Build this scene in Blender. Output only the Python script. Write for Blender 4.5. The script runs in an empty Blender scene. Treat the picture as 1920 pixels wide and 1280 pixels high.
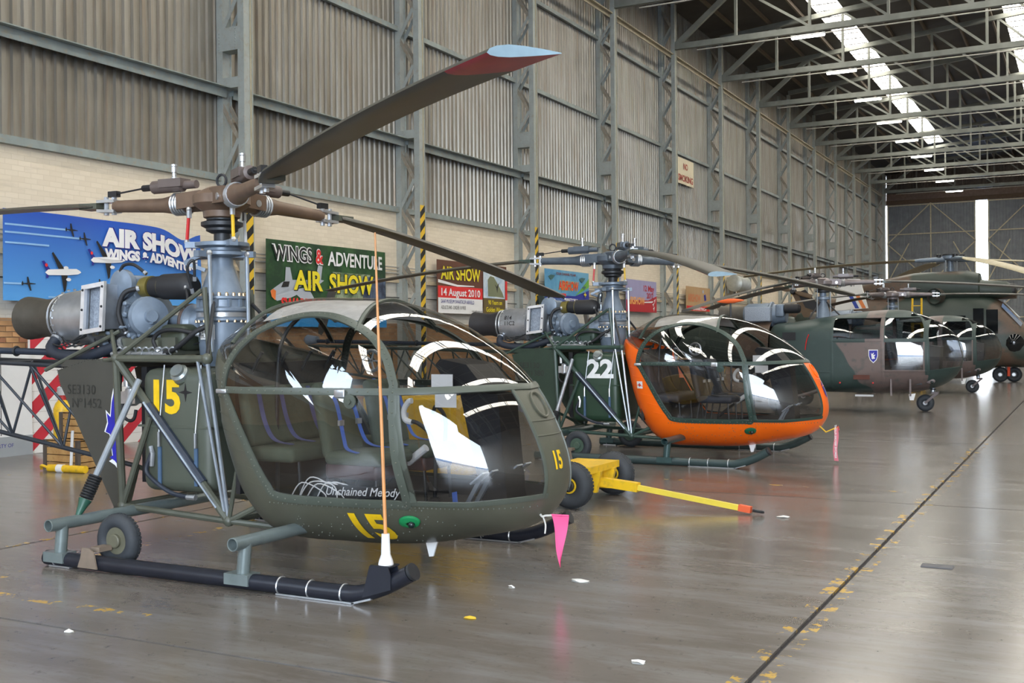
import bpy, bmesh, math, random
from mathutils import Vector, Matrix
random.seed(7)
S = bpy.context.scene
COL = S.collection
PI = math.pi

# ------------------------------------------------------------------ camera
def make_camera():
    yaw, pitch, roll = math.radians(27.653), math.radians(-0.1165), math.radians(-0.5133)
    f = Vector((-math.sin(yaw)*math.cos(pitch), math.cos(yaw)*math.cos(pitch), math.sin(pitch)))
    r = Vector((math.cos(yaw), math.sin(yaw), 0)); u = r.cross(f)
    r2 = r*math.cos(roll) + u*math.sin(roll); u2 = -r*math.sin(roll) + u*math.cos(roll)
    cd = bpy.data.cameras.new('camera'); cd.sensor_fit = 'HORIZONTAL'; cd.sensor_width = 36.0
    cd.lens = 2065.0/1920*36.0; cd.clip_end = 500
    c = bpy.data.objects.new('camera', cd); COL.objects.link(c)
    m = Matrix((r2, u2, -f)).transposed().to_4x4(); m.translation = Vector((0, 0, 1.7))
    c.matrix_world = m; S.camera = c
make_camera()

# ------------------------------------------------------------------ sky, daylight, exposure
def make_world():
    w = bpy.data.worlds.new('sky'); S.world = w; w.use_nodes = True
    nt = w.node_tree; nt.nodes.clear()
    out = nt.nodes.new('ShaderNodeOutputWorld'); bg = nt.nodes.new('ShaderNodeBackground')
    tc = nt.nodes.new('ShaderNodeTexCoord'); sp = nt.nodes.new('ShaderNodeSeparateXYZ'); cr = nt.nodes.new('ShaderNodeValToRGB')
    cr.color_ramp.elements[0].position = 0.0; cr.color_ramp.elements[0].color = (0.88, 0.94, 1.0, 1)
    cr.color_ramp.elements[1].position = 0.7; cr.color_ramp.elements[1].color = (0.55, 0.74, 1.0, 1)
    nt.links.new(tc.outputs['Generated'], sp.inputs[0]); nt.links.new(sp.outputs['Z'], cr.inputs[0])
    nt.links.new(cr.outputs[0], bg.inputs[0]); bg.inputs[1].default_value = SKY
    nt.links.new(bg.outputs[0], out.inputs[0])
SKY = 9.0
make_world()
def sun(strength, rot):
    d = bpy.data.lights.new('sun', 'SUN'); d.energy = strength; d.angle = math.radians(1.0); d.color = (1.0, .95, .86)
    o = bpy.data.objects.new('sun', d); COL.objects.link(o); o.rotation_euler = [math.radians(a) for a in rot]
sun(3.0, (38, 0, 160))
def portal(name, loc, rot, sx, sy):
    d = bpy.data.lights.new(name, 'AREA'); d.shape = 'RECTANGLE'; d.size = sx; d.size_y = sy; d.cycles.is_portal = True
    o = bpy.data.objects.new(name, d); COL.objects.link(o); o.location = loc; o.rotation_euler = rot
portal('door_daylight', (5.0, -13.9, 6.2), (PI/2, 0, 0), 22.0, 12.2)
SKYLIGHT = 9.0
TUBE = 14.0
S.view_settings.view_transform = 'Standard'; S.view_settings.look = 'None'
S.view_settings.exposure = 0.70; S.view_settings.gamma = 1.0; S.view_settings.use_curve_mapping = False
S.cycles.use_denoising = True; S.cycles.max_bounces = 8; S.cycles.diffuse_bounces = 4; S.cycles.glossy_bounces = 4
S.cycles.transparent_max_bounces = 24; S.cycles.transmission_bounces = 6; S.cycles.caustics_reflective = False; S.cycles.caustics_refractive = False
S.cycles.sample_clamp_indirect = 8.0

# ------------------------------------------------------------------ materials
MATS = {}
def nodes_of(name):
    m = bpy.data.materials.new(name); m.use_nodes = True; nt = m.node_tree; nt.nodes.clear()
    out = nt.nodes.new('ShaderNodeOutputMaterial'); p = nt.nodes.new('ShaderNodeBsdfPrincipled')
    nt.links.new(p.outputs[0], out.inputs[0]); MATS[name] = m
    return m, nt, p
def N(nt, t, **kw):
    n = nt.nodes.new(t)
    for k, v in kw.items(): setattr(n, k, v)
    return n
def mixc(nt, fac, a, b, mode='MIX'):
    n = N(nt, 'ShaderNodeMix', data_type='RGBA', blend_type=mode)
    for i, v in ((0, fac), (6, a), (7, b)):
        if isinstance(v, (int, float)): n.inputs[i].default_value = v
        elif isinstance(v, tuple): n.inputs[i].default_value = (*v, 1) if len(v) == 3 else v
        else: nt.links.new(v, n.inputs[i])
    return n.outputs[2]
def math_(nt, op, a, b=None, clamp=False):
    n = N(nt, 'ShaderNodeMath', operation=op, use_clamp=clamp)
    for i, v in enumerate((a, b)):
        if v is None: continue
        if isinstance(v, (int, float)): n.inputs[i].default_value = v
        else: nt.links.new(v, n.inputs[i])
    return n.outputs[0]
def noise(nt, vec, scale, detail=3, rough=.55):
    n = N(nt, 'ShaderNodeTexNoise'); n.inputs['Scale'].default_value = scale; n.inputs['Detail'].default_value = detail
    n.inputs['Roughness'].default_value = rough
    if vec is not None: nt.links.new(vec, n.inputs['Vector'])
    return n.outputs['Fac']
def mapped(nt, sc=(1, 1, 1), coord='Object'):
    tc = N(nt, 'ShaderNodeTexCoord'); mp = N(nt, 'ShaderNodeMapping'); mp.inputs['Scale'].default_value = sc
    nt.links.new(tc.outputs[coord], mp.inputs['Vector']); return mp.outputs[0]
def ramp(nt, fac, p0, p1, c0=(0, 0, 0), c1=(1, 1, 1)):
    r = N(nt, 'ShaderNodeValToRGB'); e = r.color_ramp.elements
    e[0].position, e[1].position = p0, p1; e[0].color = (*c0, 1); e[1].color = (*c1, 1)
    nt.links.new(fac, r.inputs[0]); return r.outputs[0]
def bump(nt, p, h, strength, dist=.02):
    b = N(nt, 'ShaderNodeBump'); b.inputs['Strength'].default_value = strength; b.inputs['Distance'].default_value = dist
    nt.links.new(h, b.inputs['Height']); nt.links.new(b.outputs[0], p.inputs['Normal'])
def M(name, col, rough=.5, metal=0.0, var=.15, scale=6.0, dirt=None, bmp=0.0, bscale=40., emit=None, spec=None):
    if name in MATS: return MATS[name]
    m, nt, p = nodes_of(name)
    v = mapped(nt); n = noise(nt, v, scale)
    lo = tuple(c*(1-var) for c in col); hi = tuple(min(1, c*(1+var)) for c in col)
    c = mixc(nt, ramp(nt, n, .3, .7), lo, hi)
    if dirt:
        c = mixc(nt, ramp(nt, noise(nt, v, scale*2.7, 5, .65), .52, .75), c, dirt)
    nt.links.new(c, p.inputs['Base Color']); p.inputs['Roughness'].default_value = rough; p.inputs['Metallic'].default_value = metal
    if spec is not None: p.inputs['Specular IOR Level'].default_value = spec
    if bmp: bump(nt, p, noise(nt, v, bscale, 4), bmp)
    if emit:
        p.inputs['Emission Color'].default_value = (*emit[0], 1); p.inputs['Emission Strength'].default_value = emit[1]
    return m
def glass_mat(name, tint, refl=.06):
    if name in MATS: return MATS[name]
    m = bpy.data.materials.new(name); m.use_nodes = True; nt = m.node_tree; nt.nodes.clear(); MATS[name] = m
    out = N(nt, 'ShaderNodeOutputMaterial'); mx = N(nt, 'ShaderNodeMixShader'); tr = N(nt, 'ShaderNodeBsdfTransparent'); gl = N(nt, 'ShaderNodeBsdfGlossy')
    v = mapped(nt); c = mixc(nt, ramp(nt, noise(nt, v, 3.0), .3, .7), tuple(t*.94 for t in tint), tint)
    nt.links.new(c, tr.inputs[0]); gl.inputs['Roughness'].default_value = .015; gl.inputs['Color'].default_value = (1, 1, 1, 1)
    lw = N(nt, 'ShaderNodeLayerWeight'); lw.inputs['Blend'].default_value = .25
    f = math_(nt, 'POWER', lw.outputs['Facing'], 2.4); f = math_(nt, 'MULTIPLY', f, .75); f = math_(nt, 'ADD', f, refl, True)
    nt.links.new(f, mx.inputs[0]); nt.links.new(tr.outputs[0], mx.inputs[1]); nt.links.new(gl.outputs[0], mx.inputs[2])
    nt.links.new(mx.outputs[0], out.inputs[0]); return m

# ------------------------------------------------------------------ geometry helpers
def V(*a): return Vector(a)
def frame_for(d):
    d = d.normalized(); a = V(0, 0, 1) if abs(d.z) < .95 else V(1, 0, 0)
    s = d.cross(a).normalized(); return s, s.cross(d).normalized()
def smooth(P, n=6, closed=False):
    P = [Vector(p) for p in P]; out = []; L = len(P)
    g = (lambda k: P[k % L]) if closed else (lambda k: P[min(max(k, 0), L-1)])
    for i in range(L if closed else L-1):
        a, b, c, d = g(i-1), g(i), g(i+1), g(i+2)
        for j in range(n):
            t = j/n
            out.append(.5*((2*b)+(c-a)*t+(2*a-5*b+4*c-d)*t*t+(3*b-a-3*c+d)*t**3))
    if not closed: out.append(P[-1])
    return out
class MB:
    def __init__(s): s.v = []; s.f = []; s.mi = []; s.cur = 0
    def add(s, vs, fs):
        o = len(s.v); s.v += [tuple(p) for p in vs]; s.f += [tuple(i+o for i in f) for f in fs]; s.mi += [s.cur]*len(fs); return s
    def box(s, c, d, R=None):
        c = Vector(c); h = [x/2 for x in d]; vs = []
        for k in range(8):
            p = V((-1, 1)[k & 1]*h[0], (-1, 1)[k >> 1 & 1]*h[1], (-1, 1)[k >> 2]*h[2])
            vs.append(c+(R @ p if R else p))
        return s.add(vs, [(0, 2, 3, 1), (4, 5, 7, 6), (0, 1, 5, 4), (2, 6, 7, 3), (0, 4, 6, 2), (1, 3, 7, 5)])
    def bx(s, x0, x1, y0, y1, z0, z1): return s.box(((x0+x1)/2, (y0+y1)/2, (z0+z1)/2), (x1-x0, y1-y0, z1-z0))
    def bar(s, a, b, w, h, up=None):
        a, b = Vector(a), Vector(b); d = (b-a); L = d.length; d.normalize()
        if up is None: sd, u = frame_for(d)
        else:
            sd = d.cross(Vector(up)).normalized(); u = sd.cross(d).normalized()
        R = Matrix((d, sd, u)).transposed(); return s.box((a+b)/2, (L, w, h), R)
    def rbox(s, c, d, r, R=None, seg=3):
        c = Vector(c); bm = bmesh.new(); bmesh.ops.create_cube(bm, size=1)
        for v in bm.verts: v.co = V(v.co.x*d[0], v.co.y*d[1], v.co.z*d[2])
        bmesh.ops.bevel(bm, geom=list(bm.edges), offset=r, segments=seg, affect='EDGES', profile=.5)
        bm.verts.index_update(); vs = [c+(R @ v.co if R else v.co) for v in bm.verts]; fs = [[v.index for v in f.verts] for f in bm.faces]; bm.free()
        return s.add(vs, fs)
    def tube(s, P, r, n=8, cap=True, closed=False):
        P = [Vector(p) for p in P]; L = len(P); rr = r if isinstance(r, (list, tuple)) else [r]*L
        vs = []; sd = None
        for i in range(L):
            if closed: d = P[(i+1) % L]-P[i-1]
            else: d = P[min(i+1, L-1)]-P[max(i-1, 0)]
            d.normalize()
            if sd is None: sd, u = frame_for(d)
            else:
                sd = (sd-d*sd.dot(d)).normalized()
            u = sd.cross(d)
            for k in range(n):
                a = 2*PI*k/n; vs.append(P[i]+(sd*math.cos(a)+u*math.sin(a))*rr[i])
        fs = []
        for i in range(L if closed else L-1):
            j = (i+1) % L
            for k in range(n):
                q = (k+1) % n; fs.append((i*n+k, i*n+q, j*n+q, j*n+k))
        if cap and not closed: fs += [tuple(range(n-1, -1, -1)), tuple((L-1)*n+k for k in range(n))]
        return s.add(vs, fs)
    def lathe(s, prof, o, axis=(0, 0, 1), n=24, cap=True):
        o = Vector(o); ax = Vector(axis).normalized(); sd, u = frame_for(ax); vs = []
        for t, r in prof:
            for k in range(n):
                a = 2*PI*k/n; vs.append(o+ax*t+(sd*math.cos(a)+u*math.sin(a))*r)
        fs = []
        for i in range(len(prof)-1):
            for k in range(n):
                q = (k+1) % n; fs.append((i*n+k, i*n+q, (i+1)*n+q, (i+1)*n+k))
        if cap: fs += [tuple(range(n-1, -1, -1)), tuple((len(prof)-1)*n+k for k in range(n))]
        return s.add(vs, fs)
    def torus(s, c, axis, R, r, n=28, m=10, flat=1.0):
        c = Vector(c); ax = Vector(axis).normalized(); sd, u = frame_for(ax); vs = []
        for i in range(n):
            a = 2*PI*i/n; d = sd*math.cos(a)+u*math.sin(a)
            for j in range(m):
                b = 2*PI*j/m; vs.append(c+d*(R+r*math.cos(b))+ax*(r*flat*math.sin(b)))
        fs = [(i*m+j, ((i+1) % n)*m+j, ((i+1) % n)*m+(j+1) % m, i*m+(j+1) % m) for i in range(n) for j in range(m)]
        return s.add(vs, fs)
    def sphere(s, c, r, n=10, sc=(1, 1, 1)):
        c = Vector(c); pr = []
        vs = []; m = max(4, n//2)
        for i in range(1, m):
            a = PI*i/m
            for k in range(n):
                b = 2*PI*k/n; vs.append(c+V(r*sc[0]*math.sin(a)*math.cos(b), r*sc[1]*math.sin(a)*math.sin(b), r*sc[2]*math.cos(a)))
        vs += [c+V(0, 0, r*sc[2]), c-V(0, 0, r*sc[2])]; T = len(vs)-2
        fs = [(i*n+k, (i+1)*n+k, (i+1)*n+(k+1) % n, i*n+(k+1) % n) for i in range(m-2) for k in range(n)]
        fs += [(T, k, (k+1) % n) for k in range(n)] + [(T+1, (m-2)*n+(k+1) % n, (m-2)*n+k) for k in range(n)]
        return s.add(vs, fs)
    def prism(s, poly, o, ux, uy, th):
        o, ux, uy = Vector(o), Vector(ux), Vector(uy); nrm = ux.cross(uy).normalized(); n = len(poly)
        a = [o+ux*p[0]+uy*p[1] for p in poly]; b = [p+nrm*th for p in a]
        return s.add(a+b, [tuple(range(n-1, -1, -1)), tuple(range(n, 2*n))]+[(i, (i+1) % n, n+(i+1) % n, n+i) for i in range(n)])
    def grid(s, G):
        nu, nv = len(G), len(G[0])
        return s.add([p for r in G for p in r], [(i*nv+j, (i+1)*nv+j, (i+1)*nv+j+1, i*nv+j+1) for i in range(nu-1) for j in range(nv-1)])
    def mesh(s, name, mats, sm=True, ang=35):
        me = bpy.data.meshes.new(name); me.from_pydata(s.v, [], s.f)
        for m in (mats if isinstance(mats, (list, tuple)) else [mats]): me.materials.append(m)
        if any(s.mi): me.polygons.foreach_set('material_index', s.mi)
        bm = bmesh.new(); bm.from_mesh(me); bmesh.ops.remove_doubles(bm, verts=bm.verts, dist=1e-5); bmesh.ops.recalc_face_normals(bm, faces=bm.faces); bm.to_mesh(me); bm.free()
        if sm:
            me.polygons.foreach_set('use_smooth', [True]*len(me.polygons)); me.set_sharp_from_angle(angle=math.radians(ang))
        me.update(); return me
    def build(s, name, mats, parent=None, sm=True, ang=35, loc=None):
        return link(name, s.mesh(name, mats, sm, ang), parent, loc)
def link(name, me, parent=None, loc=None, rot=None):
    o = bpy.data.objects.new(name, me); COL.objects.link(o); o.parent = parent
    if loc is not None: o.location = loc
    if rot is not None: o.rotation_euler = rot
    return o
def tag(o, label=None, cat=None, group=None, kind=None):
    for k, v in (('label', label), ('category', cat), ('group', group), ('kind', kind)):
        if v: o[k] = v
    return o
def empty(name, loc=(0, 0, 0), rz=0.0):
    o = bpy.data.objects.new(name, None); COL.objects.link(o); o.location = loc; o.rotation_euler = (0, 0, rz); o.empty_display_size = .2; return o
_txt = {}
def text_geo(s, size=1.0, bold=0.0, shear=0.0, align='LEFT', width=None):
    key = (s, size, bold, shear, align, width)
    if key in _txt: return _txt[key]
    cu = bpy.data.curves.new('t', 'FONT'); cu.body = s; cu.size = size; cu.offset = bold; cu.shear = shear; cu.align_x = align; cu.resolution_u = 3; cu.fill_mode = 'FRONT'
    o = bpy.data.objects.new('t', cu); COL.objects.link(o); dg = bpy.context.evaluated_depsgraph_get(); dg.update()
    me = bpy.data.meshes.new_from_object(o.evaluated_get(dg)); vs = [(v.co.x, v.co.y) for v in me.vertices]; fs = [tuple(p.vertices) for p in me.polygons]
    bpy.data.objects.remove(o); bpy.data.curves.remove(cu); bpy.data.meshes.remove(me)
    if width and vs:
        x0 = min(v[0] for v in vs); x1 = max(v[0] for v in vs); k = width/(x1-x0); vs = [((x-x0)*k, y) for x, y in vs]
    _txt[key] = (vs, fs); return vs, fs
def put_text(name, s, mt, parent, fn, size=1.0, bold=0.0, shear=0.0, align='LEFT', width=None, sub=0):
    """lettering as a thin print lying on a surface: fn(u, v) -> point"""
    vs, fs = text_geo(s, size, bold, shear, align, width)
    if sub:
        bm = bmesh.new(); q = [bm.verts.new((x, y, 0)) for x, y in vs]
        for f in fs:
            try: bm.faces.new([q[i] for i in f])
            except ValueError: pass
        for _ in range(5):
            ed = [e for e in bm.edges if e.calc_length() > sub]
            if not ed: break
            bmesh.ops.subdivide_edges(bm, edges=ed, cuts=1); bmesh.ops.triangulate(bm, faces=bm.faces)
        bm.verts.index_update(); vs = [(v.co.x, v.co.y) for v in bm.verts]; fs = [tuple(v.index for v in f.verts) for f in bm.faces]; bm.free()
    b = MB(); b.add([fn(x, y) for x, y in vs], fs); me = bpy.data.meshes.new(name); me.from_pydata(b.v, [], b.f); me.materials.append(mt); me.update()
    return link(name, me, parent)
def poly_print(name, poly, mt, parent, fn):
    me = bpy.data.meshes.new(name); me.from_pydata([tuple(fn(*p)) for p in poly], [], [tuple(range(len(poly)))]); me.materials.append(mt); me.update()
    return link(name, me, parent)
# ------------------------------------------------------------------ setting materials
STEEL = M('column_paint', (.36, .39, .37), .5, 0, .1, 3, dirt=(.33, .30, .24))
GIRT = M('girt_paint', (.27, .31, .30), .5, 0, .15, 2.5, dirt=(.33, .28, .20))
TRUSS = M('truss_paint', (.24, .25, .22), .55, 0, .15, 2.0)
BLACK = M('black_paint', (.012, .012, .014), .4)
YEL = M('yellow_paint', (.80, .50, .02), .4, 0, .1, 5, dirt=(.5, .33, .05))
WHITE = M('white_paint', (.80, .80, .80), .4, 0, .05)
WALLX = -14.75
COLY = [16.2+6.13*k for k in range(-4, 13)]
def sheet_material():
    m, nt, p = nodes_of('corrugated_sheet')
    v = mapped(nt, (1, 1, .12)); n = noise(nt, v, 2.5, 5, .6); v2 = mapped(nt, (1, 5, .15)); n2 = noise(nt, v2, 3, 4)
    c = mixc(nt, ramp(nt, n, .3, .7), (.235, .21, .175), (.37, .35, .31)); c = mixc(nt, ramp(nt, n2, .55, .8), c, (.30, .22, .15))
    nt.links.new(c, p.inputs['Base Color']); p.inputs['Metallic'].default_value = .55
    nt.links.new(math_(nt, 'MULTIPLY_ADD', n2, .3), p.inputs['Roughness'])
    r = math_(nt, 'ADD', math_(nt, 'MULTIPLY', n2, .25), .22); nt.links.new(r, p.inputs['Roughness'])
    bump(nt, p, noise(nt, mapped(nt), 60, 2), .06)
    return m
SHEET = sheet_material()
def brick_material(name, c1, c2, mortar, painted):
    m, nt, p = nodes_of(name); v = mapped(nt); sp = N(nt, 'ShaderNodeSeparateXYZ'); cb = N(nt, 'ShaderNodeCombineXYZ'); nt.links.new(v, sp.inputs[0])
    nt.links.new(sp.outputs['Y'], cb.inputs['X']); nt.links.new(sp.outputs['Z'], cb.inputs['Y'])
    b = N(nt, 'ShaderNodeTexBrick'); nt.links.new(cb.outputs[0], b.inputs['Vector'])
    b.inputs['Scale'].default_value = 1.0; b.inputs['Brick Width'].default_value = .235; b.inputs['Row Height'].default_value = .086; b.inputs['Mortar Size'].default_value = .006
    b.inputs['Color1'].default_value = (*c1, 1); b.inputs['Color2'].default_value = (*c2, 1); b.inputs['Mortar'].default_value = (*mortar, 1); b.inputs['Bias'].default_value = 0.0
    c = mixc(nt, ramp(nt, noise(nt, mapped(nt, (1, .6, 3)), 2.2, 5, .65), .56, .8), b.outputs['Color'], tuple(x*.86 for x in c1))
    nt.links.new(c, p.inputs['Base Color']); p.inputs['Roughness'].default_value = .6
    bump(nt, p, math_(nt, 'SUBTRACT', 1.0, b.outputs['Fac']), .35 if painted else .8, .01)
    return m
CREAM = brick_material('cream_painted_brick', (.76, .665, .52), (.82, .725, .58), (.73, .635, .49), True)
GREYP = brick_material('grey_painted_brick', (.60, .58, .53), (.65, .63, .58), (.55, .53, .48), True)
FACE = brick_material('face_brick', (.36, .19, .09), (.44, .26, .13), (.30, .24, .18), False)
def floor_material():
    m, nt, p = nodes_of('hangar_concrete'); v = mapped(nt, coord='Object')
    n1 = noise(nt, v, .35, 6, .6); n2 = noise(nt, mapped(nt, (.35, 1.6, 1)), 2.2, 6, .7); n3 = noise(nt, v, 14, 4, .7)
    c = mixc(nt, ramp(nt, n1, .3, .7), (.108, .092, .079), (.182, .161, .143)); c = mixc(nt, ramp(nt, n2, .45, .75), c, (.205, .195, .188))
    c = mixc(nt, ramp(nt, n3, .58, .8), c, (.085, .075, .07))
    sp = N(nt, 'ShaderNodeSeparateXYZ'); nt.links.new(v, sp.inputs[0]); X, Y = sp.outputs['X'], sp.outputs['Y']
    wear = ramp(nt, noise(nt, v, 3.0, 5, .7), .48, .56)
    def stripe(a, b, cc, half, lo=None, hi=None, along=None):   # a*x+b*y = cc, worn yellow paint
        d = math_(nt, 'ADD', math_(nt, 'MULTIPLY', X, a), math_(nt, 'MULTIPLY', Y, b)); d = math_(nt, 'ABSOLUTE', math_(nt, 'SUBTRACT', d, cc))
        k = math_(nt, 'LESS_THAN', d, half)
        if lo is not None:
            q = X if along == 'x' else Y
            k = math_(nt, 'MULTIPLY', k, math_(nt, 'MULTIPLY', math_(nt, 'GREATER_THAN', q, lo), math_(nt, 'LESS_THAN', q, hi)))
        return k
    ks = [stripe(1, 0, -1.5, .10, 3, 20, 'y'), stripe(0, 1, 12.6, .035, -6, -1.2, 'x'), stripe(0, 1, 5.0, .05, -7.4, -5.2, 'x'), stripe(1, 0, -8.03, .05, 5.6, 16, 'y'), stripe(1, 0, -7.05, .05, 4.7, 9, 'y'), stripe(1, 0, -12.45, .05, 8, 30, 'y')]
    k = ks[0]
    for q in ks[1:]: k = math_(nt, 'MAXIMUM', k, q)
    thin = ramp(nt, noise(nt, mapped(nt, (1, 1, 1)), 5.5, 4, .7), .54, .60)
    k = math_(nt, 'MULTIPLY', k, math_(nt, 'MULTIPLY', thin, .85))
    c = mixc(nt, k, c, (.55, .33, .04))
    nt.links.new(c, p.inputs['Base Color'])
    nt.links.new(math_(nt, 'ADD', math_(nt, 'MULTIPLY', n2, .18), .13), p.inputs['Roughness'])
    p.inputs['Specular IOR Level'].default_value = .5
    bump(nt, p, n2, .05, .01)
    return m
CONC = floor_material()
# ------------------------------------------------------------------ floor: slabs with sawn joints
def make_floor():
    fl = MB().bx(-14.8, 16.8, -14.2, 95.6, -.2, -.02).build('floor', M('joint_filler', (.035, .032, .035), .8), sm=False)
    tag(fl, kind='structure')
    xs = [-14.75, -8.0, -1.5, 5.0, 11.5, 16.75]; ys = [-14.2, -8.9, -2.2, 4.57, 11.72, 18.6, 25.4, 32.2, 39, 46, 53, 60, 67, 74, 81, 88, 95.6]
    b = MB(); b.mi
    for i in range(len(xs)-1):
        for j in range(len(ys)-1):
            g = .016
            o = MB().bx(xs[i]+g, xs[i+1]-g, ys[j]+(g if j else 0), ys[j+1]-g*.6, -.019, 0).build('floor_slab', CONC, fl, sm=False)
    ap = MB().bx(-120, 140, -200, -14.2, -.3, -.03).build('apron', M('apron_shade_blue', (.24, .31, .42), .8, 0, .1, .2), sm=False); tag(ap, kind='structure')  # blue cast of open-sky shade is put into the concrete's colour
    ap = MB().bx(-120, 140, 95.6, 260, -.3, -.03).build('apron', MATS['apron_shade_blue'], sm=False); tag(ap, kind='structure')
make_floor()
# ------------------------------------------------------------------ left wall
def make_left_wall():
    w = MB(); y0, y1 = -14.2, 95.6
    for k, (z0, z1) in enumerate(((0, 2.1), (2.1, 3.12), (3.12, 4.80))):
        w.cur = k; w.bx(WALLX-.25, WALLX+(.0 if k != 1 else -.02), y0, y1, z0-(.3 if k == 0 else 0), z1)
    w = w.build('wall_left', [FACE, GREYP, CREAM], sm=False); tag(w, kind='structure')
    # real bricks in the unpainted band nearest the camera
    bm = MB().box((0, 0, 0), (.03, .222, .073)).mesh('brick', M('brick_clay', (.42, .235, .11), .75, 0, .35, 1.3), False)
    bm2 = MB().box((0, 0, 0), (.03, .222, .073)).mesh('brick', M('brick_clay_dark', (.31, .14, .075), .75, 0, .3, 1.3), False)
    rnd = random.Random(3)
    for r in range(12):
        for c in range(25):
            link('brick', bm2 if rnd.random() < .3 else bm, w, (WALLX+.004+rnd.uniform(-.003, .003), 10.55+c*.235+(.1175 if r % 2 else 0), 1.07+r*.086))
    # corrugated sheets, one panel for each bay and band
    pitch = 6.13/30; bands = [(4.86, 6.52), (6.52, 9.19), (9.19, 11.87), (11.87, 15.0)]
    for bi, (z0, z1) in enumerate(bands):
        G = []
        for i in range(30):
            y = i*pitch
            for dy, dx in ((0, 0), (.055, 0), (.075, .042), (.155, .042), (.175, 0)): G.append((dx, y+dy))
        G.append((0, 30*pitch))
        m = MB().grid([[(x, y, z0), (x, y, z1)] for x, y in G]).mesh('sheet', SHEET, True, 20)
        for Yk in COLY: link('sheet', m, w, (WALLX-.06, Yk, 0))
    # girts between columns
    gm = {}
    def girt(name, x0, x1, z0, z1, lip=False):
        b = MB().bx(x0, x1, .1, 6.03, z0, z1)
        if lip: b.bx(x0, x1+.12, .1, 6.03, z1-.02, z1); b.bx(x1-.02, x1, .1, 6.03, z0-.07, z1)
        m = b.mesh(name, GIRT, False)
        for Yk in COLY[:-1]: link(name, m, w, (0, Yk, 0))
    girt('girt', WALLX, WALLX+.10, 4.77, 4.90, False)
    girt('girt', WALLX, WALLX+.22, 6.42, 6.54, True)
    girt('girt', WALLX, WALLX+.10, 9.12, 9.24)
    girt('girt', WALLX, WALLX+.10, 11.80, 11.92)
    # ledge, pipes and conduits along the wall
    b = MB().bx(WALLX, WALLX+.07, y0, y1, 3.08, 3.16).build('trim_1', M('ledge_paint', (.56, .47, .33), .6), sm=False); tag(b, kind='structure')
    for k, (z, r) in enumerate(((3.30, .02), (3.38, .014), (3.45, .014), (2.72, .012))):
        b = MB().tube([(WALLX+.06, y0, z), (WALLX+.06, y1, z)], r, 6).build('conduit', M('conduit_grey', (.42, .40, .36), .5) if k < 3 else BLACK); tag(b, kind='structure', label='thin conduit running along the painted brick wall')
make_left_wall()
# ------------------------------------------------------------------ columns
def hazard_material():
    m, nt, p = nodes_of('hazard_stripes'); v = mapped(nt); sp = N(nt, 'ShaderNodeSeparateXYZ'); nt.links.new(v, sp.inputs[0])
    t = math_(nt, 'ADD', math_(nt, 'MULTIPLY', sp.outputs['Z'], 1.0), math_(nt, 'MULTIPLY', sp.outputs['Y'], -.9)); t = math_(nt, 'FRACT', math_(nt, 'MULTIPLY', t, 3.0))
    c = mixc(nt, math_(nt, 'GREATER_THAN', t, .5), (.012, .012, .012), (.75, .48, .03)); c = mixc(nt, ramp(nt, noise(nt, v, 8, 4), .62, .8), c, (.3, .25, .15))
    nt.links.new(c, p.inputs['Base Color']); p.inputs['Roughness'].default_value = .5; return m
HAZ = hazard_material()
def make_columns():
    top = 14.6; x0, x1 = -14.72, -14.15; hw = .12
    chan = MB().bx(-.045, .045, -hw, hw, 0, top).bx(-.075, .075, -hw-.006, -hw+.004, 0, top).bx(-.075, .075, hw-.004, hw+.006, 0, top).mesh('flange_post', STEEL, False)
    lace_up = MB().bar((x0+.08, 0, 0), (x1-.08, 0, .68), .085, .012, up=(0, 1, 0)).mesh('lacing_bar', STEEL, False)
    lace_dn = MB().bar((x1-.08, 0, 0), (x0+.08, 0, .68), .085, .012, up=(0, 1, 0)).mesh('lacing_bar', M('rusty_lacing', (.30, .27, .22), .6, 0, .2, 5, dirt=(.30, .18, .10)), False)
    bt = MB().bx(x0, x1, -hw-.012, hw+.012, -.22, .22)
    for zz in [-.18+.06*i for i in range(7)]:
        for xx in (x0+.04, x1-.13): bt.sphere((xx, -hw-.014, zz), .014, 6)
        for yy in (-.08, .0, .08): bt.sphere((x1+.002, yy, zz), .014, 6)
    splice = bt.mesh('splice_plate', STEEL, True)
    batten = MB().bx(x0, x1-.02, -hw-.012, hw+.012, -.1, .1).mesh('batten_plate', STEEL, False)
    edge = MB().bx(x1+.046, x1+.056, hw-.05, hw, 0, top).mesh('face_strip', M('faded_cream_edge', (.40, .36, .26), .6), False)
    hz = MB().bx(x1+.045, x1+.062, -hw-.005, hw+.005, .1, 4.92).mesh('hazard_board', HAZ, False)
    names = ['second', 'third', 'fourth', 'fifth', 'sixth', 'seventh', 'eighth', 'ninth', 'tenth', 'eleventh', 'twelfth', 'thirteenth']
    for k, Yk in enumerate(COLY):
        if k < 3: continue
        c = empty('lattice_column', (0, Yk, 0)); kk = k-4
        tag(c, ('grey lattice steel column outside the left edge of the view' if kk < 0 else 'tall grey lattice column behind the nearest rotor mast' if kk == 0 else 'tall grey lattice column, %s from the camera along the left wall' % names[kk-1]), 'column', 'lattice columns of the left wall', 'structure')
        link('flange_post', chan, c, (x0+.045, 0, 0)); link('flange_post', chan, c, (x1, 0, 0)); link('face_strip', edge, c)
        for n in range(21):
            z = .1+n*.68
            if abs(z+.34-7.45) < .4 or abs(z+.34-6.6) < .3: continue
            me = lace_up if n % 2 else lace_dn
            link('lacing_bar', me, c, (0, -hw+.01, z)); 
            if kk < 8: link('lacing_bar', me, c, (0, hw-.01, z))
        link('splice_plate', splice, c, (0, 0, 7.45)); link('batten_plate', batten, c, (0, 0, 6.62))
        link('hazard_board', hz, c)
make_columns()
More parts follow.
